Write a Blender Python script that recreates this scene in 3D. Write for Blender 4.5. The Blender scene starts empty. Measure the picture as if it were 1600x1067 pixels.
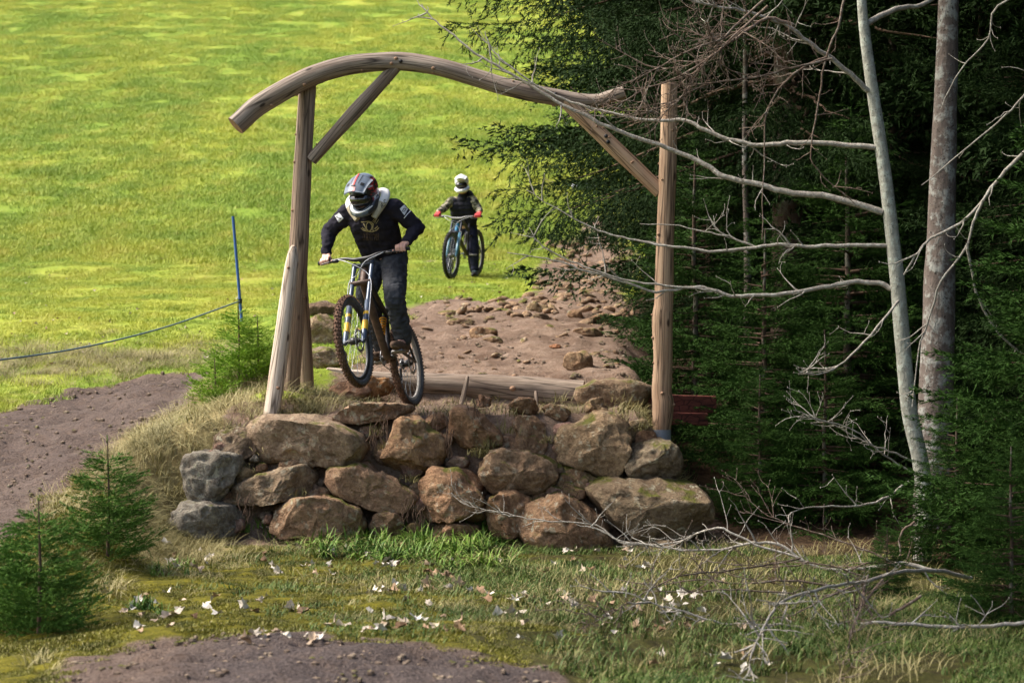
import bpy, math, random
import numpy as np
from mathutils import Vector, Matrix
from mathutils.bvhtree import BVHTree

# ------------------------------------------------------------------ camera, sky, sun, exposure
SC = bpy.context.scene
COL = SC.collection
CAMZ, FPX = 1.63, 3111.0
camd = bpy.data.cameras.new('camera'); cam = bpy.data.objects.new('camera', camd); COL.objects.link(cam)
cam.location = (0, 0, CAMZ); cam.rotation_euler = (math.radians(90), 0, 0)
camd.sensor_width = 36; camd.lens = FPX / 1600 * 36; camd.clip_start = 0.1; camd.clip_end = 2000
camd.dof.use_dof = True; camd.dof.focus_distance = 16.2; camd.dof.aperture_fstop = 3.5
SC.camera = cam

SUN_EL, SUN_AZ = math.radians(50), math.radians(-84)     # azimuth from +Y, clockwise positive; sun stands at the left, a little beyond the archway
sund = bpy.data.lights.new('sun', 'SUN'); sun = bpy.data.objects.new('sun', sund); COL.objects.link(sun)
sdir = Vector((math.sin(SUN_AZ) * math.cos(SUN_EL), math.cos(SUN_AZ) * math.cos(SUN_EL), math.sin(SUN_EL)))
sun.rotation_euler = sdir.to_track_quat('Z', 'Y').to_euler()
sund.energy = 2.7; sund.angle = math.radians(14.0); sund.color = (1.0, 0.95, 0.87)
W = bpy.data.worlds.new('World'); SC.world = W; W.use_nodes = True
wn = W.node_tree.nodes; wl = W.node_tree.links
sky = wn.new('ShaderNodeTexSky'); sky.sky_type = 'NISHITA'; sky.sun_disc = False
sky.sun_elevation = SUN_EL; sky.sun_rotation = SUN_AZ; sky.air_density = 1.0; sky.dust_density = 4.0; sky.ozone_density = 0.6
wl.new(sky.outputs[0], wn['Background'].inputs[0]); wn['Background'].inputs[1].default_value = 0.15
SC.view_settings.view_transform = 'Standard'; SC.view_settings.look = 'None'
SC.view_settings.exposure = 1.25; SC.view_settings.gamma = 1.0

rng = np.random.default_rng(7); random.seed(7)

# ------------------------------------------------------------------ numeric helpers
def P(px, py, d):                       # photo pixel + depth -> world point
    return np.array([(px - 800) / FPX * d, d, CAMZ + (533.5 - py) / FPX * d])
def _h(ix, iy, iz, s):
    n = (ix * 374761393 + iy * 668265263 + iz * 2147483647 + s * 974634777) & 0xffffffff
    n = ((n ^ (n >> 13)) * 1274126177) & 0xffffffff
    n = ((n ^ (n >> 16)) * 2246822519) & 0xffffffff
    return ((n ^ (n >> 15)) & 0xffff) / 32767.5 - 1.0
def noise3(Q, s=0):
    Q = np.asarray(Q, float); I = np.floor(Q).astype(np.int64); f = Q - I; u = f * f * (3 - 2 * f)
    x, y, z = I[:, 0], I[:, 1], I[:, 2]; a, b, c = u[:, 0], u[:, 1], u[:, 2]
    def L(p, q, t): return p + (q - p) * t
    return L(L(L(_h(x, y, z, s), _h(x+1, y, z, s), a), L(_h(x, y+1, z, s), _h(x+1, y+1, z, s), a), b),
             L(L(_h(x, y, z+1, s), _h(x+1, y, z+1, s), a), L(_h(x, y+1, z+1, s), _h(x+1, y+1, z+1, s), a), b), c)
def fbm(Q, oct=4, s=0, lac=2.1, g=0.5):
    v = 0; a = 1.0; Q = np.asarray(Q, float)
    for k in range(oct): v = v + a * noise3(Q + 17.3 * k, s + k); Q = Q * lac; a *= g
    return v
def sstep(a, b, x): t = np.clip((x - a) / (b - a), 0, 1); return t * t * (3 - 2 * t)
def unit(v): v = np.asarray(v, float); return v / (np.linalg.norm(v) + 1e-12)
def catmull(pts, n=6):
    pts = np.asarray(pts, float)
    if len(pts) < 3: return np.array([pts[0] + (pts[-1] - pts[0]) * t for t in np.linspace(0, 1, n + 1)])
    E = np.vstack([2 * pts[0] - pts[1], pts, 2 * pts[-1] - pts[-2]]); out = []
    for i in range(1, len(E) - 2):
        for t in np.arange(n) / n:
            a, b, c, d = E[i-1], E[i], E[i+1], E[i+2]
            out.append(0.5 * (2*b + (c-a)*t + (2*a-5*b+4*c-d)*t*t + (3*b-a-3*c+d)*t**3))
    out.append(E[-2]); return np.array(out)

# ------------------------------------------------------------------ mesh builder
class MB:
    def __init__(s): s.v = []; s.f = []; s.mi = []; s.tc = []; s.n = 0
    def add(s, V, F, tc=None, mi=0):
        V = np.asarray(V, float); s.v.append(V)
        s.tc.append(np.asarray(tc, float) if tc is not None else V)
        for f in F: s.f.append([i + s.n for i in f]); s.mi.append(mi)
        s.n += len(V); return s
    def tube(s, pts, rad, seg=10, caps=True, mi=0, capmi=None, rough=0.0, seed=0, flat=1.0):
        pts = np.asarray(pts, float); n = len(pts); rad = np.broadcast_to(np.asarray(rad, float), (n,))
        T = np.gradient(pts, axis=0); T /= (np.linalg.norm(T, axis=1)[:, None] + 1e-12)
        a = np.array([0, 0, 1.0]) if abs(T[0][2]) < .9 else np.array([1.0, 0, 0])
        N = unit(np.cross(T[0], a)); th = np.linspace(0, 2*np.pi, seg, endpoint=False)
        L = np.concatenate([[0], np.cumsum(np.linalg.norm(np.diff(pts, axis=0), axis=1))])
        V = []; C = []
        for i in range(n):
            N = unit(N - T[i] * N.dot(T[i])); B = np.cross(T[i], N)
            V.append(pts[i] + rad[i] * (np.cos(th)[:, None] * N + flat * np.sin(th)[:, None] * B))
            C.append(np.stack([rad[i]*np.cos(th), rad[i]*np.sin(th), np.full(seg, L[i])], 1))
        V = np.vstack(V); C = np.vstack(C)
        if rough:
            c = np.repeat(pts, seg, axis=0); k = 1 + rough * fbm(C * np.array([14, 14, 3.0]) + seed * 7.7, 3, seed)
            V = c + (V - c) * k[:, None]
        F = [(i*seg+j, i*seg+(j+1) % seg, (i+1)*seg+(j+1) % seg, (i+1)*seg+j) for i in range(n-1) for j in range(seg)]
        s.add(V, F, C, mi)
        if caps:
            cm = mi if capmi is None else capmi
            s.add(V[:seg], [list(range(seg))[::-1]], C[:seg], cm); s.add(V[-seg:], [list(range(seg))], C[-seg:], cm)
        return s
    def box(s, c, size, M=None, mi=0, bev=0.0):
        x, y, z = np.asarray(size, float) / 2
        if bev:
            b = min(bev, x*.9, y*.9, z*.9); V = []
            for sx in (-1, 1):
                for sy in (-1, 1):
                    for sz in (-1, 1): V += [(sx*x, sy*(y-b), sz*(z-b)), (sx*(x-b), sy*y, sz*(z-b)), (sx*(x-b), sy*(y-b), sz*z)]
            import bmesh
            bm = bmesh.new(); [bm.verts.new(v) for v in V]; r = bmesh.ops.convex_hull(bm, input=bm.verts[:]); bm.verts.index_update()
            V = np.array([v.co[:] for v in bm.verts]); F = [[v.index for v in f.verts] for f in bm.faces]; bm.free()
        else:
            V = np.array([(a, b_, c_) for a in (-x, x) for b_ in (-y, y) for c_ in (-z, z)])
            F = [(0,1,3,2),(4,6,7,5),(0,4,5,1),(2,3,7,6),(0,2,6,4),(1,5,7,3)]
        if M is not None: V = V @ np.asarray(M).T
        return s.add(V + np.asarray(c, float), F, None, mi)
    def ell(s, c, rad, M=None, nu=20, nv=12, mi=0):
        V = []; F = []
        for i in range(nv + 1):
            ph = -math.pi/2 + math.pi * i / nv
            for j in range(nu):
                t = 2*math.pi*j/nu; V.append((math.cos(ph)*math.cos(t)*rad[0], math.cos(ph)*math.sin(t)*rad[1], math.sin(ph)*rad[2]))
        for i in range(nv):
            for j in range(nu): F.append((i*nu+j, i*nu+(j+1) % nu, (i+1)*nu+(j+1) % nu, (i+1)*nu+j))
        V = np.array(V)
        if M is not None: V = V @ np.asarray(M).T
        return s.add(V + np.asarray(c, float), F, None, mi)
    def cap(s, a, b, ra, rb, seg=14):            # tapered capsule, closed
        a = np.asarray(a, float); b = np.asarray(b, float); t = unit(b - a); k = np.linspace(0, 1, 5)[:-1] * math.pi/2
        pts = [a - t*ra*math.cos(q) for q in k] + [a, b] + [b + t*rb*math.cos(q) for q in k[::-1]]
        rr = [max(ra*math.sin(q), ra*.04) for q in k] + [ra, rb] + [max(rb*math.sin(q), rb*.04) for q in k[::-1]]
        return s.tube(pts, rr, seg)
    def chain(s, pts, rr, seg=14):
        for i in range(len(pts)-1): s.cap(pts[i], pts[i+1], rr[i], rr[i+1], seg)
        return s
    def arrays(s): return np.vstack(s.v)
    def build(s, name, mats, parent=None, smooth=True, off=None, angle=None):
        V = np.vstack(s.v)
        if off is not None: V = V - np.asarray(off)
        o = mkobj(name, mkmesh(name, V, s.f, mats, smooth, s.mi, np.vstack(s.tc)), parent)
        return o
def mkmesh(name, V, F, mats, smooth=True, mi=None, tc=None):
    me = bpy.data.meshes.new(name); V = np.ascontiguousarray(V, dtype=np.float32)
    if isinstance(F, np.ndarray):
        tot = np.full(len(F), F.shape[1], np.int32); idx = F.ravel().astype(np.int32)
    else:
        tot = np.array([len(f) for f in F], np.int32); idx = np.fromiter((i for f in F for i in f), np.int32)
    me.vertices.add(len(V)); me.vertices.foreach_set('co', V.ravel())
    me.loops.add(len(idx)); me.loops.foreach_set('vertex_index', idx)
    me.polygons.add(len(tot)); me.polygons.foreach_set('loop_start', np.concatenate([[0], np.cumsum(tot)[:-1]]).astype(np.int32))
    try: me.polygons.foreach_set('loop_total', tot)
    except Exception: pass
    if mi is not None and any(mi): me.polygons.foreach_set('material_index', np.array(mi, np.int32))
    me.update(calc_edges=True)
    me.polygons.foreach_set('use_smooth', np.full(len(tot), smooth))
    if tc is not None:
        at = me.attributes.new('tc', 'FLOAT_VECTOR', 'POINT'); at.data.foreach_set('vector', np.ascontiguousarray(tc, dtype=np.float32).ravel())
    for m in (mats if isinstance(mats, (list, tuple)) else [mats]): me.materials.append(m)
    return me
def mkobj(name, me, parent=None):
    o = bpy.data.objects.new(name, me); COL.objects.link(o)
    if parent is not None: o.parent = parent
    return o
def thing(name, label, cat, loc=(0, 0, 0), group=None, M=None):
    o = bpy.data.objects.new(name, None); COL.objects.link(o); o.location = loc; o.empty_display_size = .2
    if M is not None: o.matrix_world = M
    return tag(o, label, cat, group)
def tag(o, label=None, cat=None, group=None, kind=None):
    if label: o['label'] = label
    if cat: o['category'] = cat
    if group: o['group'] = group
    if kind: o['kind'] = kind
    return o
def attr(me, name, vals):
    a = me.attributes.new(name, 'FLOAT', 'POINT'); a.data.foreach_set('value', np.asarray(vals, np.float32))
def remesh(mb, voxel, smooth=4, fac=0.5, wr=0.0, wscale=(20, 20, 20), seed=0):
    """one continuous skin over overlapping tapered pieces -> (V, F)"""
    me = mkmesh('tmp', np.vstack(mb.v), mb.f, [], True); o = mkobj('tmp', me)
    m = o.modifiers.new('r', 'REMESH'); m.mode = 'VOXEL'; m.voxel_size = voxel
    q = o.modifiers.new('s', 'SMOOTH'); q.iterations = smooth; q.factor = fac
    dg = bpy.context.evaluated_depsgraph_get(); dg.update()
    m2 = bpy.data.meshes.new_from_object(o.evaluated_get(dg))
    V = np.zeros(len(m2.vertices)*3, np.float32); m2.vertices.foreach_get('co', V); V = V.reshape(-1, 3).astype(float)
    F = [tuple(p.vertices) for p in m2.polygons]
    if wr:
        N = np.zeros(len(V)*3, np.float32); m2.vertices.foreach_get('normal', N); N = N.reshape(-1, 3)
        w = fbm(V * np.array(wscale), 3, seed); w = 1 - np.abs(w) * 2
        V = V + N * (wr * w)[:, None]
    bpy.data.objects.remove(o); bpy.data.meshes.remove(me); bpy.data.meshes.remove(m2)
    return V, F

# ------------------------------------------------------------------ materials
class NT:
    def __init__(s, name, rough=0.8, spec=0.3):
        s.m = bpy.data.materials.new(name); s.m.use_nodes = True; s.t = s.m.node_tree; s.b = s.t.nodes['Principled BSDF']
        s.b.inputs['Roughness'].default_value = rough; s.b.inputs['Specular IOR Level'].default_value = spec
    def n(s, typ, **kw):
        o = s.t.nodes.new(typ)
        for k, v in kw.items(): setattr(o, k, v)
        return o
    def set(s, sock, val):
        if isinstance(val, bpy.types.NodeSocket): s.t.links.new(val, sock)
        elif val is not None: sock.default_value = val if not (isinstance(val, tuple) and len(val) == 3 and sock.type == 'RGBA') else (*val, 1)
    def pos(s): return s.n('ShaderNodeNewGeometry').outputs['Position']
    def obj(s): return s.n('ShaderNodeTexCoord').outputs['Object']
    def att(s, name, out='Vector'): return s.n('ShaderNodeAttribute', attribute_name=name).outputs[out]
    def scale(s, v, sc):
        m = s.n('ShaderNodeVectorMath', operation='MULTIPLY'); s.set(m.inputs[0], v); m.inputs[1].default_value = sc; return m.outputs[0]
    def noise(s, v, sc, det=4, ro=0.6, dist=0.0):
        o = s.n('ShaderNodeTexNoise'); s.set(o.inputs['Vector'], v); o.inputs['Scale'].default_value = sc
        o.inputs['Detail'].default_value = det; o.inputs['Roughness'].default_value = ro; o.inputs['Distortion'].default_value = dist; return o.outputs['Fac']
    def vor(s, v, sc, feat='F1'):
        o = s.n('ShaderNodeTexVoronoi', feature=feat); s.set(o.inputs['Vector'], v); o.inputs['Scale'].default_value = sc; return o.outputs['Distance']
    def ramp(s, f, stops):
        o = s.n('ShaderNodeValToRGB'); s.set(o.inputs[0], f); e = o.color_ramp.elements
        while len(e) < len(stops): e.new(0.5)
        for i, (p, c) in enumerate(stops): e[i].position = p; e[i].color = (*c, 1) if isinstance(c, tuple) else (c, c, c, 1)
        return o.outputs[0]
    def mix(s, f, a, b, mode='MIX'):
        o = s.n('ShaderNodeMix', data_type='RGBA', blend_type=mode); s.set(o.inputs[0], f); s.set(o.inputs[6], a); s.set(o.inputs[7], b); return o.outputs[2]
    def math(s, op, a, b=None, c=None):
        o = s.n('ShaderNodeMath', operation=op); s.set(o.inputs[0], a); s.set(o.inputs[1], b)
        if c is not None: s.set(o.inputs[2], c)
        return o.outputs[0]
    def sep(s, v): return s.n('ShaderNodeSeparateXYZ') if v is None else s._sep(v)
    def _sep(s, v): o = s.n('ShaderNodeSeparateXYZ'); s.set(o.inputs[0], v); return o.outputs
    def bump(s, h, st=0.5, dist=0.02):
        o = s.n('ShaderNodeBump'); s.set(o.inputs['Height'], h); o.inputs['Strength'].default_value = st; o.inputs['Distance'].default_value = dist
        s.t.links.new(o.outputs[0], s.b.inputs['Normal'])
    def col(s, c): s.set(s.b.inputs['Base Color'], c)
    def rough(s, r): s.set(s.b.inputs['Roughness'], r)
def plain(name, col, rough=0.6, spec=0.4, metal=0.0, var=0.25, sc=30, bump=0.0):
    n = NT(name, rough, spec); n.b.inputs['Metallic'].default_value = metal
    f = n.noise(n.obj(), sc, 5); c = tuple(col)
    n.col(n.ramp(f, [(0.3, tuple(x*(1-var) for x in c)), (0.7, tuple(min(1, x*(1+var)) for x in c))]))
    if bump: n.bump(n.noise(n.obj(), sc*4, 3), bump, 0.004)
    return n.m
def wood(name, base, pale, dark, knots=True):
    n = NT(name, 0.75, 0.25); tc = n.att('tc')
    g = n.noise(n.scale(tc, (45, 45, 3.0)), 1.0, 6, 0.65); big = n.noise(n.scale(tc, (9, 9, 1.6)), 1.0, 4)
    c = n.mix(n.ramp(big, [(0.35, 0.0), (0.65, 1.0)]), base, pale)
    c = n.mix(n.ramp(g, [(0.5, 0.0), (0.74, 0.75)]), c, dark)
    crack = n.vor(n.scale(tc, (24, 24, 0.7)), 1.0, 'DISTANCE_TO_EDGE')
    c = n.mix(n.ramp(crack, [(0.0, 0.9), (0.06, 0.0)]), c, tuple(x*.25 for x in dark))
    if knots:
        k = n.vor(n.scale(tc, (7, 7, 3.0)), 1.0); c = n.mix(n.ramp(k, [(0.07, 0.95), (0.13, 0.0)]), c, tuple(x*.35 for x in dark))
    n.col(c); n.bump(n.math('ADD', g, n.math('MULTIPLY', crack, 0.6)), 0.5, 0.008); return n.m
def foliage(name, dark, light, rough=0.55, sc=2.0, trans=0.0):
    n = NT(name, rough + .2, 0.08); f = n.noise(n.pos(), sc, 3); f2 = n.noise(n.pos(), sc*14, 2)
    c = n.mix(n.ramp(f, [(0.3, 0.0), (0.7, 1.0)]), dark, light)
    n.col(n.mix(n.ramp(f2, [(0.3, 0.0), (0.75, 0.6)]), c, tuple(min(1, x*1.5) for x in light)))
    return n.m
M = {}
M['wood'] = wood('weathered_log_wood', (0.185, 0.13, 0.095), (0.30, 0.245, 0.195), (0.075, 0.048, 0.034))
M['wood_post'] = wood('brown_post_wood', (0.22, 0.148, 0.098), (0.31, 0.23, 0.165), (0.10, 0.06, 0.035))
M['wood_pale'] = wood('pale_strut_wood', (0.46, 0.36, 0.27), (0.55, 0.47, 0.38), (0.22, 0.14, 0.09))
M['wood_right'] = wood('peeled_spruce_wood', (0.30, 0.185, 0.11), (0.42, 0.29, 0.185), (0.14, 0.075, 0.04))
M['endgrain'] = plain('end_grain', (0.26, 0.16, 0.10), 0.85, 0.1, 0, .4, 40, .3)
M['bark_log'] = wood('barky_log', (0.17, 0.12, 0.085), (0.30, 0.235, 0.175), (0.05, 0.033, 0.022))
M['redwood'] = wood('dark_red_plank', (0.13, 0.035, 0.025), (0.17, 0.05, 0.035), (0.05, 0.015, 0.012), False)

def rock_mat():
    n = NT('granite_boulder', 0.9, 0.2); o = n.pos(); tint = n.n('ShaderNodeObjectInfo').outputs['Color']
    a = n.noise(o, 5, 6, 0.65); b = n.noise(o, 38, 5, 0.7)
    c = n.mix(n.ramp(a, [(0.3, 0.0), (0.7, 1.0)]), (0.215, 0.150, 0.105), (0.44, 0.34, 0.24))
    c = n.mix(n.ramp(b, [(0.42, 0.55), (0.62, 0.0)]), c, (0.10, 0.062, 0.04))
    mb_ = n.noise(o, 13, 5, 0.7, 0.6); c = n.mix(n.ramp(mb_, [(0.36, 0.75), (0.47, 0.0)]), c, (0.115, 0.075, 0.05)); c = n.mix(n.ramp(mb_, [(0.55, 0.0), (0.68, 0.6)]), c, (0.47, 0.37, 0.26))
    c = n.mix(1.0, c, tint, 'MULTIPLY')
    lv = n.noise(o, 17, 3, 0.55, 0.4); lz = n.noise(o, 2.6, 2)
    lm = n.math('MULTIPLY', n.ramp(lv, [(0.58, 0.0), (0.66, 0.75)]), n.ramp(lz, [(0.42, 0.0), (0.6, 1.0)]))
    c = n.mix(lm, c, (0.42, 0.39, 0.27))
    lv2 = n.math('ADD', n.vor(o, 9), n.math('MULTIPLY', n.math('SUBTRACT', n.noise(o, 45, 3), .5), .5)); c = n.mix(n.math('MULTIPLY', n.ramp(lv2, [(0.12, 0.35), (0.24, 0.0)]), n.ramp(lz, [(0.35, 0.0), (0.5, 1.0)])), c, (0.45, 0.42, 0.32))
    nz = n._sep(n.n('ShaderNodeNewGeometry').outputs['Normal'])[2]
    mm = n.math('MULTIPLY', n.ramp(nz, [(0.35, 0.0), (0.8, 1.0)]), n.ramp(n.noise(o, 3.4, 4), [(0.53, 0.0), (0.60, 0.95)]))
    c = n.mix(mm, c, n.mix(n.noise(o, 60, 2), (0.05, 0.055, 0.008), (0.15, 0.15, 0.02)))
    n.col(c); n.bump(n.math('ADD', n.math('MULTIPLY', a, 1.2), n.math('MULTIPLY', b, 0.8)), 1.0, 0.045); return n.m
M['rock'] = rock_mat()

def meadow_nodes(n, p):
    a = n.noise(n.scale(p, (0.22, 0.10, 0.1)), 1.0, 4, 0.6); b = n.noise(n.scale(p, (1.1, 0.55, 0.5)), 1.0, 5, 0.65); d = n.noise(n.scale(p, (5, 2.2, 3)), 1.0, 4, 0.6)
    c = n.mix(n.ramp(a, [(0.38, 0.0), (0.62, 1.0)]), (0.185, 0.262, 0.030), (0.305, 0.335, 0.042))
    c = n.mix(n.ramp(b, [(0.38, 0.65), (0.52, 0.0)]), c, (0.145, 0.230, 0.026))
    c = n.mix(n.ramp(b, [(0.54, 0.0), (0.70, 0.7)]), c, (0.34, 0.32, 0.060))
    c = n.mix(n.ramp(d, [(0.60, 0.0), (0.75, 0.55)]), c, (0.26, 0.20, 0.07)); return c
def ground_mat():
    n = NT('ground_soil_and_turf', 0.95, 0.1); p = n.pos()
    f1 = n.noise(p, 1.6, 5, 0.6); f2 = n.noise(p, 9, 6, 0.7); f3 = n.noise(p, 60, 4, 0.7)
    mead = meadow_nodes(n, p)
    soil = n.mix(n.ramp(f1, [(0.35, 0.0), (0.65, 1.0)]), (0.145, 0.094, 0.064), (0.245, 0.172, 0.122))
    soil = n.mix(n.ramp(f2, [(0.5, 0.0), (0.72, 0.8)]), soil, (0.32, 0.24, 0.18))
    soil = n.mix(n.ramp(f3, [(0.35, 0.7), (0.5, 0.0)]), soil, (0.08, 0.046, 0.030))
    grav = n.mix(n.ramp(f3, [(0.35, 0.0), (0.7, 1.0)]), (0.035, 0.027, 0.025), (0.135, 0.105, 0.092))
    soil = n.mix(n.math('MULTIPLY', n.att('gravel', 'Fac'), n.ramp(f2, [(0.30, 0.65), (0.5, 1.0)])), soil, grav)
    moss = n.mix(n.ramp(f2, [(0.35, 0.0), (0.7, 1.0)]), (0.065, 0.062, 0.008), (0.19, 0.165, 0.014))
    moss = n.mix(n.ramp(f3, [(0.55, 0.0), (0.75, 0.7)]), moss, (0.12, 0.075, 0.02))
    dry = n.mix(n.ramp(f2, [(0.35, 0.0), (0.65, 1.0)]), (0.16, 0.12, 0.05), (0.32, 0.26, 0.12))
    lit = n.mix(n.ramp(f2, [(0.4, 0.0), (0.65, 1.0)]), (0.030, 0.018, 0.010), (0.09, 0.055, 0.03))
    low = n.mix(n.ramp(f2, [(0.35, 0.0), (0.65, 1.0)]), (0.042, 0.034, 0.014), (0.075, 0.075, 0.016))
    def edge(a, w=0.5): return n.ramp(n.math('ADD', n.att(a, 'Fac'), n.math('MULTIPLY', n.math('SUBTRACT', f2, 0.5), w)), [(0.42, 0.0), (0.60, 1.0)])
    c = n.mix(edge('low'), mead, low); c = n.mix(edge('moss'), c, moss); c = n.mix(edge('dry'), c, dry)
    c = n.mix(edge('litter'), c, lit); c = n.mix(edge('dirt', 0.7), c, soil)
    n.col(c); n.bump(n.math('ADD', n.math('MULTIPLY', f2, 1.2), n.math('MULTIPLY', f3, 0.6)), 0.8, 0.05); return n.m
M['ground'] = ground_mat()
def blade_mat(name, kind):
    n = NT(name, 0.6, 0.2); p = n.pos()
    if kind == 'meadow':
        c = meadow_nodes(n, p); c = n.mix(n.noise(p, 25, 2), c, n.mix(1.0, c, (1.5, 1.4, 1.2), 'MULTIPLY'))
    else:
        cols = {'rush': ((0.04, 0.10, 0.012), (0.15, 0.24, 0.03)), 'dry': ((0.15, 0.13, 0.045), (0.35, 0.30, 0.13)), 'green': ((0.035, 0.075, 0.010), (0.10, 0.145, 0.025)),
                'moss': ((0.07, 0.075, 0.009), (0.22, 0.20, 0.018)), 'olive': ((0.09, 0.085, 0.02), (0.24, 0.20, 0.08)), 'dark': ((0.035, 0.07, 0.010), (0.11, 0.15, 0.03))}[kind]
        c = n.mix(n.ramp(n.noise(p, 3, 3), [(0.35, 0.0), (0.65, 1.0)]), *cols)
        c = n.mix(n.ramp(n.noise(p, 45, 2), [(0.56, 0.0), (0.68, 0.8)]), c, (0.36, 0.29, 0.13))
    n.col(c); return n.m
for k in ('meadow', 'dry', 'green', 'moss', 'dark'): M['g_' + k] = blade_mat(k + '_grass_blades', k)
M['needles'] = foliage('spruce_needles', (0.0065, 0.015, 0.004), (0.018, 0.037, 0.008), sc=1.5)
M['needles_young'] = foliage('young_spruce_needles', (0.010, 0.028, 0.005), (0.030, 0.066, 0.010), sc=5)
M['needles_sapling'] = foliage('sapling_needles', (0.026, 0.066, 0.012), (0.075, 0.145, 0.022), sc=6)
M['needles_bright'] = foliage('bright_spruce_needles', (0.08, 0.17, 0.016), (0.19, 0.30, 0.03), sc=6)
M['twig'] = plain('dead_brown_twigs', (0.10, 0.065, 0.045), 0.9, .1)
def bark(name, a, b, lich, ls=8):
    n = NT(name, 0.95, 0.1); p = n.pos(); f = n.noise(n.scale(p, (1, 1, .35)), 22, 5); c = n.mix(f, a, b)
    l = n.noise(p, ls, 5, 0.7); c = n.mix(n.ramp(l, [(0.5, 0.0), (0.6, 0.9)]), c, lich); d = n.noise(p, ls*5, 3)
    c = n.mix(n.ramp(d, [(0.60, 0.0), (0.68, 0.9)]), c, tuple(x*.35 for x in a)); n.col(c); n.bump(n.math('ADD', f, l), .8, .02); return n.m
M['bark'] = bark('spruce_bark', (0.085, 0.066, 0.055), (0.16, 0.13, 0.11), (0.27, 0.27, 0.24), 9)
M['bark_dark'] = bark('dark_bark', (0.06, 0.042, 0.032), (0.13, 0.09, 0.065), (0.16, 0.155, 0.12), 6)
M['bark_pale'] = bark('pale_smooth_bark', (0.20, 0.19, 0.155), (0.34, 0.34, 0.28), (0.40, 0.42, 0.35), 14)
M['branch_pale'] = bark('pale_branch_bark', (0.20, 0.17, 0.14), (0.34, 0.31, 0.26), (0.42, 0.40, 0.34), 30)
M['branch_brown'] = bark('brown_branch_bark', (0.11, 0.070, 0.052), (0.19, 0.14, 0.105), (0.25, 0.21, 0.17), 30)
def leaf_mat():
    n = NT('dry_leaf', .8, .2); r = n.n('ShaderNodeObjectInfo').outputs['Random']
    n.col(n.ramp(r, [(0.0, (0.16, 0.09, 0.045)), (0.25, (0.34, 0.23, 0.14)), (0.55, (0.46, 0.39, 0.30)), (1.0, (0.52, 0.48, 0.41))])); return n.m
M['leaf'] = leaf_mat()

# ------------------------------------------------------------------ terrain
ZU = np.array([(4, 1.0), (16.05, 1.0), (17.1, 1.07), (17.25, 1.12), (17.45, 1.33), (23, 1.87), (31.5, 2.62), (36, 3.12), (42, 4.2), (50, 6.1), (100, 18.6), (160, 33), (260, 50), (600, 60)])
ZL = np.array([(-30, -.2), (10, 0.0), (12, .06), (13, .16), (14, .29), (15, .47), (16, .72), (17, .9), (19, 1.1), (21, 1.36), (24, 1.78), (31.5, 2.5), (36, 3.08), (42, 4.2), (50, 6.1), (100, 18.6), (160, 33), (260, 50), (600, 60)])
ZF = np.array([(-30, -.2), (10, 0.0), (14.6, 0.0), (15.5, .03), (700, .05)])
ZR = np.array([(-30, -.2), (10, 0.0), (15, .02), (16, .12), (17, .36), (19, .95), (22, 1.6), (25, 2.0), (31.5, 2.62), (36, 3.12), (42, 4.2), (50, 6.1), (100, 18.6), (160, 33), (260, 50), (600, 60)])
def ip(T, d): return np.interp(d, T[:, 0], T[:, 1])
def ground(x, d, rough=True):
    x = np.asarray(x, float); d = np.asarray(d, float)
    deck = ip(ZF, d) + (ip(ZU, d) - ip(ZF, d)) * sstep(15.68, 16.14, d)
    wl = 1 - sstep(-3.25, -2.35, x); wr = sstep(1.0, 1.6, x)
    z = deck * (1 - wl) * (1 - wr) + ip(ZL, d) * wl + ip(ZR, d) * wr
    z = z + 0.15 * np.exp(-((x + 0.95) / 1.5)**4) * sstep(11.1, 10.3, d) * sstep(6.5, 9.0, d)
    z = z + .18 * np.exp(-((x + 1.95) / .5)**2) * sstep(16.1, 16.6, d) * (1 - sstep(17.2, 17.7, d))
    z = z - 0.10 * sstep(-3.4, -4.2, x) * sstep(12.5, 14, d) * (1 - sstep(20, 22, d))
    if rough:
        Q = np.stack([x.ravel(), d.ravel(), np.zeros(x.size)], 1)
        near = (1 - sstep(30, 60, d.ravel()))
        z = z + (0.035 * fbm(Q * 0.9, 3, 3) + near * (0.018 * fbm(Q * 4.3, 3, 5)) + (1 - near) * .12 * fbm(Q * .25, 3, 9)).reshape(x.shape)
    return z
def cast(px, py, dmin=8.5, dmax=140):                 # first ground point seen through a pixel
    d = np.concatenate([np.arange(dmin, 34, .02), np.arange(34, dmax, .1)])
    x = (px - 800) / FPX * d; zr_ = CAMZ + (533.5 - py) / FPX * d
    hit = np.nonzero(zr_ <= ground(x, d, False))[0]
    i = hit[0] if len(hit) else -1
    return np.array([x[i], d[i]])
def polymask(X, Y, poly, w):                          # soft inside mask of a plan polygon
    poly = np.asarray(poly); ins = np.zeros(X.shape, bool); dist = np.full(X.shape, 1e9); n = len(poly)
    for i in range(n):
        a = poly[i]; b = poly[(i+1) % n]; ab = b - a
        c = ((a[1] > Y) != (b[1] > Y)) & (X < (b[0]-a[0]) * (Y-a[1]) / (b[1]-a[1] + 1e-12) + a[0]); ins ^= c
        t = np.clip(((X-a[0])*ab[0] + (Y-a[1])*ab[1]) / (ab @ ab + 1e-12), 0, 1)
        dist = np.minimum(dist, np.hypot(X-a[0]-t*ab[0], Y-a[1]-t*ab[1]))
    return np.clip(0.5 + np.where(ins, dist, -dist) / (2*w), 0, 1)
def pixpoly(L): return np.array([cast(*p) for p in L])
TRACK = np.vstack([pixpoly([(0, 640), (120, 606), (220, 592), (330, 580), (335, 590), (300, 622), (240, 655), (195, 680), (150, 725), (105, 765), (60, 805), (0, 850)]), [(-5.6, 11.6), (-9, 11), (-9, 17)]])
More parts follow.
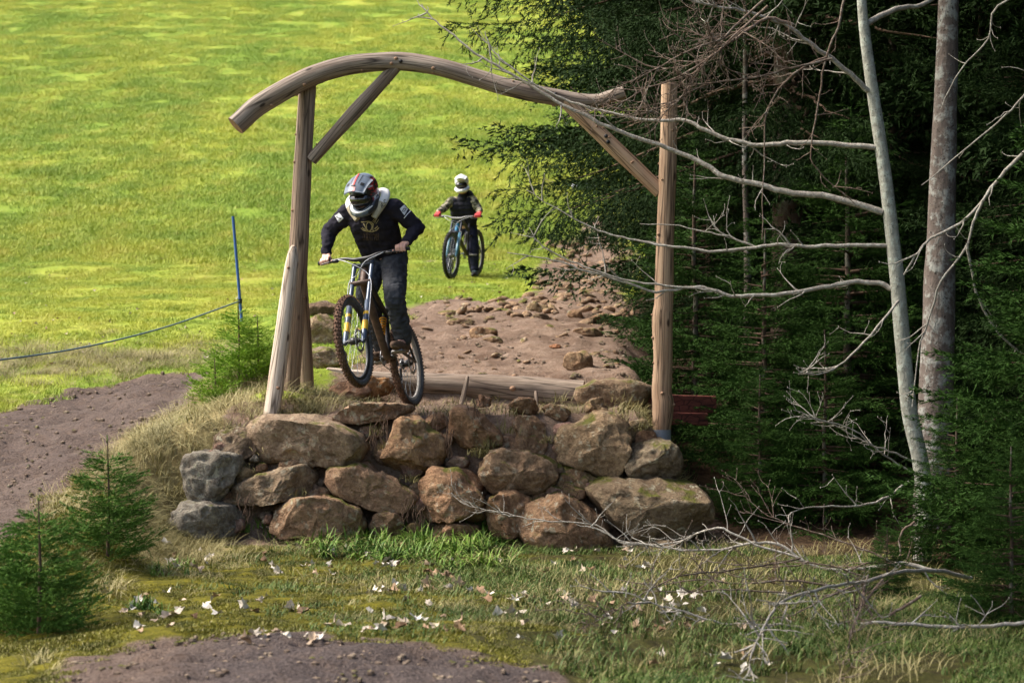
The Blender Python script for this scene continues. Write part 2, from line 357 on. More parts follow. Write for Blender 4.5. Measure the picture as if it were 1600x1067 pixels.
COURSE = np.vstack([[(-1.75, 16.6), (-1.55, 17.6)], pixpoly([(600, 520), (640, 478), (700, 466), (780, 470), (838, 458), (836, 420), (850, 390), (880, 360), (925, 335), (960, 330)]), [(2.4, 36), (1.7, 30), (1.5, 25), (1.45, 20), (1.3, 17.2), (1.2, 16.2), (-1.6, 16.2)]])
LANDING = np.vstack([pixpoly([(70, 1062), (100, 1028), (200, 1004), (330, 988), (420, 985), (560, 1002), (700, 1016), (850, 1036), (900, 1066)]), [(0.4, 6), (-2.6, 6)]])
def masks(X, Y):
    r = {}
    scar = polymask(X, Y, pixpoly([(640, 405), (690, 398), (700, 412), (650, 418)]), .3) * .55
    wallsoil = sstep(-2.5, -2.2, X) * (1 - sstep(1.5, 1.9, X)) * sstep(15.3, 15.5, Y) * (1 - sstep(16.3, 16.7, Y))
    course = polymask(X, Y, COURSE, .35); track = polymask(X, Y, TRACK, .22); land = polymask(X, Y, LANDING, .15)
    bank = .62 * sstep(-5.2, -4.4, X) * (1 - sstep(-3.6, -3.1, X)) * sstep(12.8, 13.4, Y) * (1 - sstep(15, 15.8, Y))
    r['dirt'] = np.maximum.reduce([course, track, land, wallsoil * .85, scar, bank])
    r['gravel'] = np.maximum(land * (.6 + .4 * sstep(-1.8, -1.2, X)), track * .75)
    r['moss'] = sstep(-4.4, -3.2, X + (Y - 12) * .25) * (1 - sstep(-0.9, 0.4, X)) * (1 - sstep(15.2, 15.6, Y)) * (.55 + .45 * (1 - sstep(11.5, 13.8, Y)))
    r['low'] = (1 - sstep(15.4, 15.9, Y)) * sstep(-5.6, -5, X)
    r['dry'] = np.maximum(sstep(-3.9, -3.5, X) * (1 - sstep(-2.4, -1.9, X)) * sstep(14.0, 14.6, Y) * (1 - sstep(17.5, 18.5, Y)),
                          .5 * np.exp(-((Y - 21.5) / .9)**2) * (1 - sstep(-3.2, -2.6, X)))
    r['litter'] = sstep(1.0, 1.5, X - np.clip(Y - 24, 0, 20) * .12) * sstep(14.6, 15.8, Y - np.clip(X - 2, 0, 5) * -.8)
    return r
def build_ground():
    xs = np.concatenate([-np.geomspace(5.6, 260, 46)[::-1], np.arange(-5.55, 5.55, .055), np.geomspace(5.6, 260, 46)])
    ys = np.concatenate([np.linspace(-30, 8.6, 24)[:-1], np.arange(8.6, 24, .055), np.arange(24, 38, .11), np.geomspace(38, 600, 110)])
    X, Y = np.meshgrid(xs, ys); Z = ground(X, Y); mk = masks(X, Y)
    Q = np.stack([X.ravel(), Y.ravel(), 0*X.ravel()], 1)
    Z = Z + (mk['dirt'] * (1 - sstep(30, 40, Y))) * (0.034 * fbm(Q * np.array([4.5, 7, 1]), 5, 21, 2.1, .6)).reshape(X.shape)
    Z = Z + mk['moss'] * (1 - mk['dirt']) * (0.03 * np.abs(fbm(Q * 3.2, 3, 31))).reshape(X.shape)
    nx = len(xs); ny = len(ys); i = (np.arange(ny-1)[:, None] * nx + np.arange(nx-1)).ravel()
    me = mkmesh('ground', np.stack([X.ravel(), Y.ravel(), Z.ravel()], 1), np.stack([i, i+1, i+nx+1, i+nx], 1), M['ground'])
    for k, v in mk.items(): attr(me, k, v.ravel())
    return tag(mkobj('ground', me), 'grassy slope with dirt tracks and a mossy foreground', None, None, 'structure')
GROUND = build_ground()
gz = lambda x, y: float(ground(np.array([x]), np.array([y]))[0])

# ------------------------------------------------------------------ grass
def blades(n, area, h, w, lean, seg=1, seed=0):
    r = np.random.default_rng(seed); c = r.uniform(-area/2, area/2, (n, 2)); a = r.uniform(0, 2*np.pi, n); hh = h * r.uniform(.45, 1.15, n); ww = w * r.uniform(.6, 1.2, n)
    ln = lean * r.uniform(.2, 1.3, n); d = np.stack([np.cos(a), np.sin(a)], 1); s = np.stack([-d[:, 1], d[:, 0]], 1); V = []; F = []
    for k in range(seg + 1):
        t = k / seg; cx = c + d * (ln * hh * t**1.8)[:, None]; z = hh * (t - .35 * ln / (lean + 1e-6) * lean * t * t * .8)
        wk = (ww * (1 - t**1.5) / 2 * (1 if k < seg else 0))[:, None]
        if k < seg: V += [np.column_stack([cx - s*wk, z]), np.column_stack([cx + s*wk, z])]
        else: V += [np.column_stack([cx, z])]
    V = np.vstack(V); i = np.arange(n)
    for k in range(seg - 1): F.append(np.stack([i + 2*k*n, i + (2*k+1)*n, i + (2*k+3)*n, i + (2*k+2)*n], 1))
    tri = np.stack([i + 2*(seg-1)*n, i + (2*seg-1)*n, i + 2*seg*n], 1)
    return V, F, tri
def blade_template(name, mat, **kw):
    V, F, tri = blades(**kw); faces = [tuple(q) for f in F for q in f.tolist()] + [tuple(q) for q in tri.tolist()]
    return bpy.data.objects.new(name, mkmesh(name, V, faces, mat, True))
def scatter(name, label, pts, scl, template, cat=None, tilt=0.0, parent=None):
    """one uncountable cover: many copies of a small patch of blades laid along the ground"""
    pts = np.asarray(pts); e = .15
    gx = (ground(pts[:, 0]+e, pts[:, 1], False) - ground(pts[:, 0]-e, pts[:, 1], False)) / (2*e); gy = (ground(pts[:, 0], pts[:, 1]+e, False) - ground(pts[:, 0], pts[:, 1]-e, False)) / (2*e)
    R = np.random.default_rng(len(pts)); rot = []
    for i in range(len(pts)):
        nn = Vector((-gx[i], -gy[i], 1)).normalized(); q = nn.to_track_quat('Z', 'Y') @ Matrix.Rotation(R.uniform(0, 6.28), 4, 'Z').to_quaternion(); rot.append(q.to_euler()[:])
    me = bpy.data.meshes.new(name); me.vertices.add(len(pts)); me.vertices.foreach_set('co', np.ascontiguousarray(pts, np.float32).ravel())
    a = me.attributes.new('rot', 'FLOAT_VECTOR', 'POINT'); a.data.foreach_set('vector', np.array(rot, np.float32).ravel())
    a = me.attributes.new('scl', 'FLOAT', 'POINT'); a.data.foreach_set('value', np.asarray(scl, np.float32)); me.update()
    o = mkobj(name, me); g = bpy.data.node_groups.new(name, 'GeometryNodeTree')
    g.interface.new_socket('Geometry', in_out='INPUT', socket_type='NodeSocketGeometry'); g.interface.new_socket('Geometry', in_out='OUTPUT', socket_type='NodeSocketGeometry')
    N = g.nodes; gi = N.new('NodeGroupInput'); go = N.new('NodeGroupOutput'); ins = N.new('GeometryNodeInstanceOnPoints'); oi = N.new('GeometryNodeObjectInfo')
    oi.inputs['Object'].default_value = template; m2p = N.new('GeometryNodeMeshToPoints')
    ra = N.new('GeometryNodeInputNamedAttribute'); ra.data_type = 'FLOAT_VECTOR'; ra.inputs[0].default_value = 'rot'
    sa = N.new('GeometryNodeInputNamedAttribute'); sa.data_type = 'FLOAT'; sa.inputs[0].default_value = 'scl'
    e2r = N.new('FunctionNodeEulerToRotation'); L = g.links
    L.new(gi.outputs[0], m2p.inputs['Mesh']); L.new(m2p.outputs[0], ins.inputs['Points']); L.new(oi.outputs['Geometry'], ins.inputs['Instance'])
    L.new(ra.outputs[0], e2r.inputs[0]); L.new(e2r.outputs[0], ins.inputs['Rotation']); L.new(sa.outputs[0], ins.inputs['Scale']); L.new(ins.outputs[0], go.inputs[0])
    md = o.modifiers.new('scatter', 'NODES'); md.node_group = g
    return tag(o, label, cat, None, 'stuff')
def sample(n, x0, x1, y0, y1, dens, seed):
    R = np.random.default_rng(seed); x = R.uniform(x0, x1, n); y = R.uniform(y0, y1, n)
    k = R.uniform(0, 1, n) < dens(x, y, masks(x, y)); x, y = x[k], y[k]; return np.stack([x, y, ground(x, y) - .004], 1)
def build_grass():
    tm = blade_template('meadow_patch', M['g_meadow'], n=620, area=.62, h=.055, w=.009, lean=.9, seg=1, seed=1)
    R = np.random.default_rng(11)
    y = 17 + (106 - 17) * R.uniform(0, 1, 26000)**1.0; x = R.uniform(-1, 1, len(y)) * (.262 * y + 2.2)
    dens = np.where(y < 40, 1.0, .42) * (.55 + .45 * np.minimum(1, y / 60))
    mk = masks(x, y); keep = (R.uniform(0, 1, len(y)) < dens) & (mk['dirt'] < .38) & (mk['litter'] < .5) & (x < 3.2 + (y - 24) * .2)
    x, y = x[keep], y[keep]
    scatter('meadow_grass', 'short yellow-green turf covering the sunny slope', np.stack([x, y, ground(x, y) - .01], 1), np.where(y < 36, R.uniform(.7, 1.05, len(y)), R.uniform(1.3, 2.2, len(y))), tm)
    # mossy carpet
    tm = blade_template('moss_patch', M['g_moss'], n=700, area=.32, h=.016, w=.006, lean=.7, seg=1, seed=2)
    p = sample(9000, -4.6, .6, 8.8, 15.6, lambda x, y, m: m['moss'] * (m['dirt'] < .4) * .75, 3); scatter('moss', 'yellow-green moss carpet below the stone wall', p, rng.uniform(.7, 1.3, len(p)), tm)
    tm = blade_template('low_grass_patch', M['g_green'], n=80, area=.34, h=.060, w=.007, lean=1.2, seg=3, seed=4)
    def dn(x, y, m):
        q = fbm(np.stack([x*1.3, y*1.3, 0*x], 1), 2, 77); b = sstep(-.15, .45, q) * (.25 + .75 * sstep(-1.8, .2, x)) * (m['dirt'] < .4) * (m['litter'] < .6)
        return b * (y < 15.5)
    p = sample(7000, -4.4, 4.2, 8.8, 15.6, dn, 5); scatter('short_grass', 'green grass among fallen leaves below the wall', p, rng.uniform(.6, 1.2, len(p)), tm)
    tm = blade_template('dry_grass_patch', M['g_dry'], n=60, area=.30, h=.15, w=.005, lean=1.5, seg=3, seed=6)
    def dd(x, y, m):
        b = np.maximum(m['dry'] * (m['dirt'] < .5), .07 * (y < 15.4) * (m['dirt'] < .4) * (m['moss'] < .75)); return np.maximum(b, .5 * (y > 16.2) * (y < 17) * (x > -2.6) * (x < 1.6) * (m['dirt'] < .99))
    p = sample(5600, -4.2, 4, 9, 18.6, dd, 8); scatter('dry_grass', 'straw-coloured dry grass on the bank beside the wall', p, rng.uniform(.5, 1.15, len(p)), tm)
    # a fringe of rough grass along the far edge of the left track
    p = sample(2600, -6.5, -2.6, 18.6, 23.5, lambda x, y, m: np.clip(m['dry'] * 1.1, 0, 1) * (m['dirt'] < .4), 9)
    if len(p): scatter('rough_grass', 'brownish rough grass edging the left dirt track', p, rng.uniform(.5, .9, len(p)), tm)
build_grass()
def tuft(x, y, n, h, w, spread, seed, seg=5):
    R = np.random.default_rng(seed); V = []; F = []; z0 = gz(x, y)
    for b in range(n):
        a = R.uniform(0, 2*np.pi); d = np.array([math.cos(a), math.sin(a)]); s = np.array([-d[1], d[0]]); hh = h * R.uniform(.6, 1.2); ww = w * R.uniform(.6, 1.2); sp = spread * R.uniform(.25, 1.2); o = R.normal(0, .035, 2)
        k0 = len(V)
        for k in range(seg + 1):
            t = k / seg; c = np.array([x, y]) + o + d * hh * sp * t**1.5; z = z0 - .01 + hh * (t * 1.15 - .75 * sp * t**2.2); wk = ww * .5 * (1 - t**2) + .0004
            V += [(*(c - s*wk), z), (*(c + s*wk), z)]
        for k in range(seg): F.append((k0+2*k, k0+2*k+1, k0+2*k+3, k0+2*k+2))
    return np.array(V), F
def build_tufts():
    R = np.random.default_rng(5)
    def group(name, label, spots, mat):
        mb = MB()
        for i, (px, py, n, h, w, sp) in enumerate(spots):
            x, y = cast(px, py); V, F = tuft(x, y, n, h, w, sp, int(px*7+py)); mb.add(V, F)
        tag(mb.build(name, mat), label, None, None, 'stuff')
    sp = [(R.uniform(500, 790), R.uniform(838, 905), 24, .22, .013, 1.25) for _ in range(110)]
    sp = [q for q in sp if q[1] < 880 + (q[0] - 500) * .08]
    sp += [(R.uniform(380, 500), R.uniform(828, 870), 16, .13, .009, .95) for _ in range(12)]
    sp += [(R.uniform(240, 300), R.uniform(885, 905), 20, .12, .010, .95) for _ in range(7)] + [(R.uniform(212, 262), R.uniform(945, 966), 22, .12, .010, .9) for _ in range(7)]
    group('woodrush', 'glossy green broad-bladed grass clumps at the foot of the wall', sp, M['g_rush'])
    sp = [(R.uniform(820, 1330), R.uniform(900, 1060), 14, .12, .007, 1.0) for _ in range(190)]
    sp += [(R.uniform(420, 1000), R.uniform(890, 985), 12, .09, .007, 1.1) for _ in range(110)]
    group('grass_clumps', 'darker green grass clumps on the shaded right foreground', sp, M['g_dark'])
    sp = [(160, 930, 60, .19, .004, 1.25), (185, 925, 50, .17, .004, 1.3), (175, 940, 40, .16, .004, 1.2), (60, 1030, 50, .16, .004, 1.2), (85, 1045, 40, .14, .004, 1.2), (330, 905, 25, .1, .004, 1.2)]
    sp += [(R.uniform(215, 410), R.uniform(650, 790), 22, .15, .005, 1.15) for _ in range(60)]
    sp += [(R.uniform(520, 1000), R.uniform(900, 980), 16, .10, .004, 1.2) for _ in range(60)]
    group('straw_tufts', 'pale straw grass tufts on the left bank and foreground', sp, M['g_dry'])
    mb = MB()
    for i in range(150):
        if i < 70: px, py, d = R.uniform(415, 590), R.uniform(612, 655), None
        elif i < 105: px, py, d = R.uniform(590, 1010), R.uniform(600, 650), None
        else: px, py = [(752, 705), (745, 712), (760, 700), (590, 680), (600, 700), (560, 742), (640, 750), (870, 620), (860, 690), (1000, 650), (1005, 668), (975, 650), (800, 645), (790, 670), (470, 775), (480, 790)][i % 16]; px += R.normal(0, 5); py += R.normal(0, 4); d = 15.42 + (860 - py) / 220 * .55
        if d is None: x, y = cast(px, py); V, F = tuft(x, y, 20, .10, .005, 1.2, 900 + i)
        else:
            q = P(px, py, d); V, F = tuft(q[0], q[1], 14, .11, .005, 1.2, 900 + i); V[:, 2] += q[2] - gz(q[0], q[1])
        mb.add(V, F)
    tag(mb.build('wall_grass', M['g_dark2']), 'wispy olive grass growing on top of and between the wall stones', None, None, 'stuff')
M['g_rush'] = blade_mat('woodrush_blades', 'rush'); M['g_dark2'] = blade_mat('olive_wall_grass', 'olive')
build_tufts()

# ------------------------------------------------------------------ fallen leaves: pieces lying on the ground
def leaf_mesh(k):
    R = np.random.default_rng(100 + k); n = 18; a = np.linspace(0, 2*np.pi, n, endpoint=False) + R.normal(0, .08, n); r = np.where(np.arange(n) % 3 == 0, 1.0, .72) * R.uniform(.62, 1.15, n); r[n//2] *= .6
    V = np.stack([np.cos(a)*r, np.sin(a)*r*.8, .22*np.cos(a*2 + R.uniform(0, 6))*r + .35*np.cos(a + k)**2*r + R.uniform(-.10, .15, n)], 1) * .046
    V = np.vstack([V, [(0, 0, -.004)]]); F = [(i, (i+1) % n, n) for i in range(n)]; return mkmesh('fallen_leaf', V, F, M['leaf'], False)
def build_leaves():
    L = [leaf_mesh(k) for k in range(5)]; R = np.random.default_rng(12); pts = []
    for (n, x0, x1, y0, y1) in [(95, 560, 1100, 885, 1005), (34, 400, 640, 825, 900), (22, 190, 420, 930, 1000), (32, 1000, 1250, 890, 1060), (10, 260, 330, 860, 900), (12, 880, 1000, 850, 890), (12, 380, 520, 1000, 1010)]:
        for _ in range(n): pts.append((R.uniform(x0, x1), R.uniform(y0, y1), R.uniform(.55, 1.25)))
    for (x, y) in [(450, 960), (462, 962), (475, 964), (600, 975), (612, 978), (735, 925), (748, 928), (760, 945), (765, 935), (880, 945), (893, 958), (900, 950), (780, 970), (795, 968), (812, 972), (672, 893), (690, 905), (702, 906), (215, 945), (225, 940), (262, 968), (275, 965), (535, 990), (520, 985)]: pts.append((x, y, 1.3))
    for k in range(70): pts.append((R.uniform(0, 430), R.uniform(380, 590), R.uniform(.5, .9)))
    for k in range(40): pts.append((R.uniform(560, 830), R.uniform(380, 470), R.uniform(.5, .9)))
    for (px, py, s) in pts:
        x, y = cast(px, py); o = mkobj('fallen_leaf', L[R.integers(5)], GROUND); o.location = (x, y, gz(x, y) + (.035 if y < 16 else .03)); o.rotation_euler = (R.normal(0, .45), R.normal(0, .45), R.uniform(0, 6.28)); o.scale = (s,)*3
build_leaves()
# ------------------------------------------------------------------ boulders and the stone wall
def boulder(poly_px, d, thick, seed, tint, parent=None, name='stone', nu=56, nv=28, cuts=7, block=.62, res=1.0):
    """a rounded block whose front outline follows a stone: real depth, facets and pits"""
    R = np.random.default_rng(seed); Q = np.array([P(x, y, d) for x, y in poly_px]); X, Z = Q[:, 0], Q[:, 2]
    c = np.array([(X.min()+X.max())/2, (Z.min()+Z.max())/2]); pts = np.stack([X, Z], 1) - c; n = len(pts)
    th = np.linspace(0, 2*np.pi, nu, endpoint=False); r = np.zeros(nu)
    for k, t in enumerate(th):
        u = np.array([math.cos(t), math.sin(t)])
        for i in range(n):
            a = pts[i]; e = pts[(i+1) % n] - a; den = u[0]*e[1] - u[1]*e[0]
            if abs(den) < 1e-9: continue
            s = (a[0]*e[1] - a[1]*e[0]) / den; q = (a[0]*u[1] - a[1]*u[0]) / den
            if s > 0 and -1e-6 <= q <= 1+1e-6: r[k] = max(r[k], s)
    r = (np.roll(r, 1) + 2*r + np.roll(r, -1)) / 4
    V = []
    for i in range(nv + 1):
        ph = -math.pi/2 + math.pi*i/nv; rho = max(math.cos(ph), 0)**block; dep = math.copysign(abs(math.sin(ph))**(block*1.1), math.sin(ph))
        V.append(np.stack([rho*r*np.cos(th), np.full(nu, dep*thick), rho*r*np.sin(th)], 1))
    V = np.vstack(V); ext = np.array([r.max(), thick, r.max()])
    for k in range(cuts):
        nn = unit(np.array([R.normal(0, .55), -abs(R.normal(.9, .4)), R.normal(.05, .55)])); s = V @ nn; lim = s.max() * R.uniform(.62, .90); V = V - np.maximum(0, s - lim)[:, None] * nn * .96
    N = V / (np.linalg.norm(V, axis=1)[:, None] + 1e-9); sz = r.mean()
    V = V + N * (sz * .055 * fbm(V / sz * 1.3 + seed, 3, seed) + .021 * (1 - 2*np.abs(fbm(V * 9 + seed, 4, seed + 5))))[:, None]
    for ax, ref in ((0, pts[:, 0]), (2, pts[:, 1])):                      # keep the stone's true width and height
        lo, hi = V[:, ax].min(), V[:, ax].max(); V[:, ax] = (V[:, ax] - lo) / (hi - lo) * np.ptp(ref) * 1.12 + ref.min() - np.ptp(ref) * .06
    F = [(i*nu+j, i*nu+(j+1) % nu, (i+1)*nu+(j+1) % nu, (i+1)*nu+j) for i in range(nv) for j in range(nu)]
    o = mkobj(name, mkmesh(name, V, F, M['rock']), parent); w = np.array([c[0], d, c[1]])
    if parent is not None: w = w - np.array(parent.location)
    o.location = w; o.color = (*tint, 1); return o
A5 = lambda L: [(250 + x*.28125, 600 + y*.28125) for x, y in L]
B5 = lambda L: [(420 + x*.225, 620 + y*.225) for x, y in L]
A6 = lambda L: [(680 + x*.3, 580 + y*.3) for x, y in L]
GREY, WARM, BROWN, DARK = (.80, .92, 1.0), (1.12, .98, .84), (.95, .80, .66), (.62, .60, .55)
STONES = [
 (A5([(155,400),(215,382),(330,380),(415,385),(440,410),(435,470),(410,560),(370,630),(300,655),(190,655),(125,640),(120,590),(140,480)]), (.78,.92,1.0), .40),
 (A5([(60,760),(110,665),(180,650),(260,655),(330,670),(400,690),(440,750),(430,830),(300,850),(150,850),(55,830)]), (.72,.86,.95), .60),
 (A5([(295,335),(320,290),(370,255),(430,245),(500,250),(530,290),(540,350),(520,400),(460,415),(390,390),(310,365)]), DARK, .6),
 (A5([(515,270),(545,215),(640,180),(690,200),(760,195),(860,195),(960,230),(1050,265),(1110,300),(1130,350),(1110,410),(1050,450),(940,455),(800,450),(650,440),(580,430),(550,380),(515,310)]), (1.0,.96,.88), .6),
 (A5([(400,610),(430,560),(540,510),(640,485),(760,455),(820,460),(848,500),(845,560),(820,600),(700,630),(560,655),(470,668),(410,640)]), (.88,.85,.75), .6),
 (A5([(495,435),(530,388),(565,430),(540,450)]), GREY, .7),
 (A5([(635,700),(680,670),(760,640),(860,620),(960,640),(1060,680),(1115,740),(1120,850),(900,860),(635,850)]), BROWN, .6),
 (A5([(840,600),(895,570),(950,595),(950,640),(850,645)]), BROWN, .7),
 (A5([(938,500),(960,470),(1040,470),(1090,455),(1150,448),(1220,500),(1300,550),(1390,590),(1415,620),(1400,660),(1340,688),(1250,698),(1150,683),(1050,645),(980,612),(943,550)]), (1.05,.88,.74), .6),
 (A5([(983,190),(1040,150),(1090,108),(1180,103),(1280,108),(1385,113),(1395,150),(1300,190),(1200,207),(1130,217),(1040,217),(990,207)]), WARM, .55),
 (A5([(1238,420),(1260,370),(1300,290),(1315,220),(1360,188),(1430,198),(1480,240),(1560,290),(1590,340),(1570,400),(1500,460),(1400,492),(1300,482),(1250,450)]), (1.15,.93,.72), .6),
 (A5([(1165,800),(1200,730),(1260,700),(1320,712),(1350,760),(1350,850),(1170,850)]), BROWN, .7),
 (B5([(1030,740),(1060,650),(1100,570),(1160,500),(1230,512),(1330,500),(1440,528),(1475,580),(1468,680),(1505,780),(1480,845),(1380,855),(1250,862),(1120,852),(1045,810)]), (1.05,.82,.64), .6),
 (B5([(1140,940),(1200,870),(1300,878),(1400,888),(1460,910),(1450,990),(1300,1010),(1160,1000)]), (1.0,.78,.62), .7),
 (B5([(1258,120),(1290,75),(1360,73),(1450,108),(1510,168),(1560,220),(1600,260),(1612,320),(1560,362),(1440,355),(1330,352),(1290,310),(1262,230)]), (1.15,.90,.70), .6),
 (B5([(1090,150),(1120,110),(1205,115),(1235,190),(1220,260),(1120,240)]), (1.1,.88,.7), .75),
 (A6([(408,280),(430,243),(510,238),(560,290),(582,350),(577,435),(500,435),(430,402),(413,340)]), (1.05,.86,.68), .55),
 (A6([(243,490),(300,425),(380,408),(470,428),(560,448),(612,480),(622,540),(590,602),(500,632),(380,637),(300,627),(263,570)]), (.92,.80,.66), .62),
 (A6([(643,420),(638,360),(660,300),(700,283),(740,288),(790,248),(840,222),(920,232),(985,270),(1012,340),(992,420),(955,480),(942,545),(890,562),(820,522),(740,502),(660,477)]), (.98,.90,.72), .55),
 (A6([(995,530),(995,410),(1050,373),(1140,358),(1210,368),(1262,400),(1278,470),(1262,545),(1180,560),(1080,555)]), (.78,.80,.72), .55),
 (A6([(648,530),(680,498),(760,503),(830,538),(848,590),(820,618),(760,598),(670,558)]), (.98,.84,.66), .65),
 (A6([(645,612),(690,568),(740,588),(778,620),(772,660),(720,665),(668,642)]), (.95,.78,.6), .65),
 (A6([(813,700),(860,620),(930,572),(1030,588),(1100,578),(1200,560),(1300,590),(1392,640),(1424,720),(1414,795),(1340,835),(1200,865),(1060,870),(960,825),(870,795),(830,755)]), (.74,.71,.60), .6),
 (A6([(272,740),(290,680),(340,640),(420,628),(490,660),(520,720),(500,800),(430,850),(360,860),(300,845)]), (1.05,.82,.62), .62),
 (A6([(440,760),(500,700),(560,680),(650,650),(740,690),(830,760),(882,850),(905,960),(780,1000),(640,1000),(520,950),(450,860)]), (.95,.77,.60), .6),
 (A6([(980,920),(1060,880),(1200,868),(1350,900),(1410,960),(1380,1030),(1100,1040),(990,1000)]), (.70,.68,.58), .65),
 (A6([(388,165),(440,138),(500,143),(533,185),(515,225),(440,215),(398,195)]), (1.05,.85,.66), .65),
 (A6([(562,195),(600,172),(680,200),(708,230),(670,255),(600,240)]), (1.0,.86,.7), .65),
 (A6([(783,180),(810,150),(860,138),(878,170),(835,210),(790,213)]), (1.0,.86,.68), .7),
 (A6([(815,220),(870,188),(915,222),(880,245)]), (1.0,.86,.68), .7),
 (A6([(213,160),(240,123),(288,138),(288,185),(228,185)]), (1.15,.86,.68), .7),
]
def build_wall():
    w = thing('stone_wall', 'rough dry-stacked wall of brown granite boulders under the jumping rider', 'stone wall', (-.6, 15.6, 0))
    for i, (poly, tint, blk) in enumerate(STONES):
        a = np.array(poly); cy = a[:, 1].mean(); hgt = (np.ptp(a[:, 1]) + np.ptp(a[:, 0])) / 2 / 200
        d = 15.42 + np.clip((860 - cy) / 220, 0, 1.2) * .62
        t = np.clip(hgt * .55, .10, .36)
        boulder(poly, d + .10 * (hgt < .3), t, 40 + i, tint, w, block=blk*.52, cuts=9)
    R = np.random.default_rng(77)
    for k in range(64):                                                  # smaller filler stones packed behind the big ones
        px, py = R.uniform(330, 1010), R.uniform(668, 835); w_ = R.uniform(9, 21); h_ = w_ * R.uniform(.5, .9); th = np.linspace(0, 2*np.pi, 9)[:-1]; a_ = R.uniform(-.5, .5); q = R.uniform(.8, 1.15, 8)
        poly = [(px + w_*u*math.cos(t)*math.cos(a_) - h_*u*math.sin(t)*math.sin(a_), py + w_*u*math.cos(t)*math.sin(a_) + h_*u*math.sin(t)*math.cos(a_)) for t, u in zip(th, q)]; t_ = R.uniform(.75, 1.2)
        boulder(poly, 15.52 + (860 - py) / 220 * .60, w_ / 200 * .8, 300 + k, (t_, t_*R.uniform(.78, .95), t_*R.uniform(.62, .9)), w, nu=18, nv=10, cuts=5, block=.4)
    # crumbs of rubble wedged in the joints, too small to tell apart
    mb = MB(); R = np.random.default_rng(3)
    for k in range(150):
        px, py = R.uniform(290, 1000), R.uniform(660, 850); d = 15.62 + (860 - py) / 220 * .5; r = R.uniform(.012, .05); n0 = len(mb.v)
        mb.ell(P(px, py, d), (r, r*.8, r*.7), nu=7, nv=5); mb.v[-1] = mb.v[-1] + r * .3 * fbm(mb.v[-1] * 25, 2, k)[:, None]
    rt = MB()
    for (cx, cy) in [(585, 690), (598, 680), (640, 800), (655, 805), (690, 655), (700, 690), (385, 795), (745, 640), (610, 665), (470, 800)]:
        for k in range(9):
            px, py = cx + R.normal(0, 7), cy + R.normal(0, 6); d = 15.33 + (860 - py) / 220 * .5; c = [P(px, py - 14, d + .05)]
            for j in range(5): c.append(c[-1] + np.array([R.normal(0, .012), R.normal(-.004, .008), -R.uniform(.015, .045)]))
            rt.tube(catmull(c, 2), np.linspace(.0035, .0015, 11), 4, False)
    tag(rt.build('roots', M['twig'], w, off=w.location), None, None, None, 'stuff')
    tag(mb.build('rubble', M['rock'], w, off=w.location), None, None, None, 'stuff')
build_wall()
def ground_rock(px, py, w, h, label, seed, tint=(1.1, .9, .7), dd=0.0):
    x, y = cast(px, py + h*.4); y += dd; k = np.linspace(0, 2*np.pi, 11)[:-1]; R = np.random.default_rng(seed)
    poly = [(px + w/2*math.cos(t)*R.uniform(.85, 1.1), py - h/2*math.sin(t)*R.uniform(.8, 1.1)) for t in k]
    o = boulder(poly, y, w / FPX * y * .42, seed, tint, None, 'rock', 28, 14, 5); return tag(o, label, 'rock', None)
ground_rock(960, 620, 118, 58, 'large grey-brown boulder between the log end and the right post', 201, (.85, .78, .66), .3)
ground_rock(755, 522, 44, 22, 'tan rounded rock in the middle of the dirt course, larger of the touching pair', 202)
ground_rock(768, 533, 32, 14, 'small brown rock touching the front of the tan rounded rock on the dirt', 203, (.9, .75, .6))
ground_rock(919, 521, 46, 20, 'low brown rock half sunk in dirt on the right of the course', 204, (.85, .7, .55))
ground_rock(720, 503, 38, 14, 'flat pale rock on the dirt nearest the jumping rider', 205, (1.2, 1.05, .9))
ground_rock(841, 482, 32, 20, 'mossy round rock at the far edge of the dirt course', 206, (.85, .8, .6))
ground_rock(845, 496, 26, 13, 'dark small rock just below the mossy round one', 207, (.7, .65, .55))
ground_rock(898, 492, 22, 15, 'tan blocky stone at the stony far end of the course', 208)
ground_rock(938, 497, 26, 16, 'pale tan stone near the spruce edge of the course', 209, (1.2, 1.0, .8))
ground_rock(867, 542, 18, 9, 'small reddish stone alone in the bare dirt', 210, (1.1, .7, .5))
ground_rock(503, 522, 62, 56, 'pale rock seen behind the front wheel, upper of the stack', 211, (1.05, 1.0, .85), .2)
ground_rock(510, 560, 60, 36, 'pale grey rock seen behind the front wheel, lower of the stack', 212, (1.0, .98, .92), .1)
ground_rock(502, 488, 60, 34, 'dark brown rock behind the left posts, topmost of the stack', 213, (.6, .52, .45), .5)
ground_rock(905, 566, 46, 36, 'tan rock with grass beside the right end of the course', 214, (1.1, .95, .75), .2)
ground_rock(588, 604, 44, 36, 'rusty orange pointed rock below the log under the bike', 215, (1.25, .85, .5), -.15)
ground_rock(545, 610, 60, 28, 'flat pinkish rock under the front wheel', 216, (1.1, .85, .72), -.15)
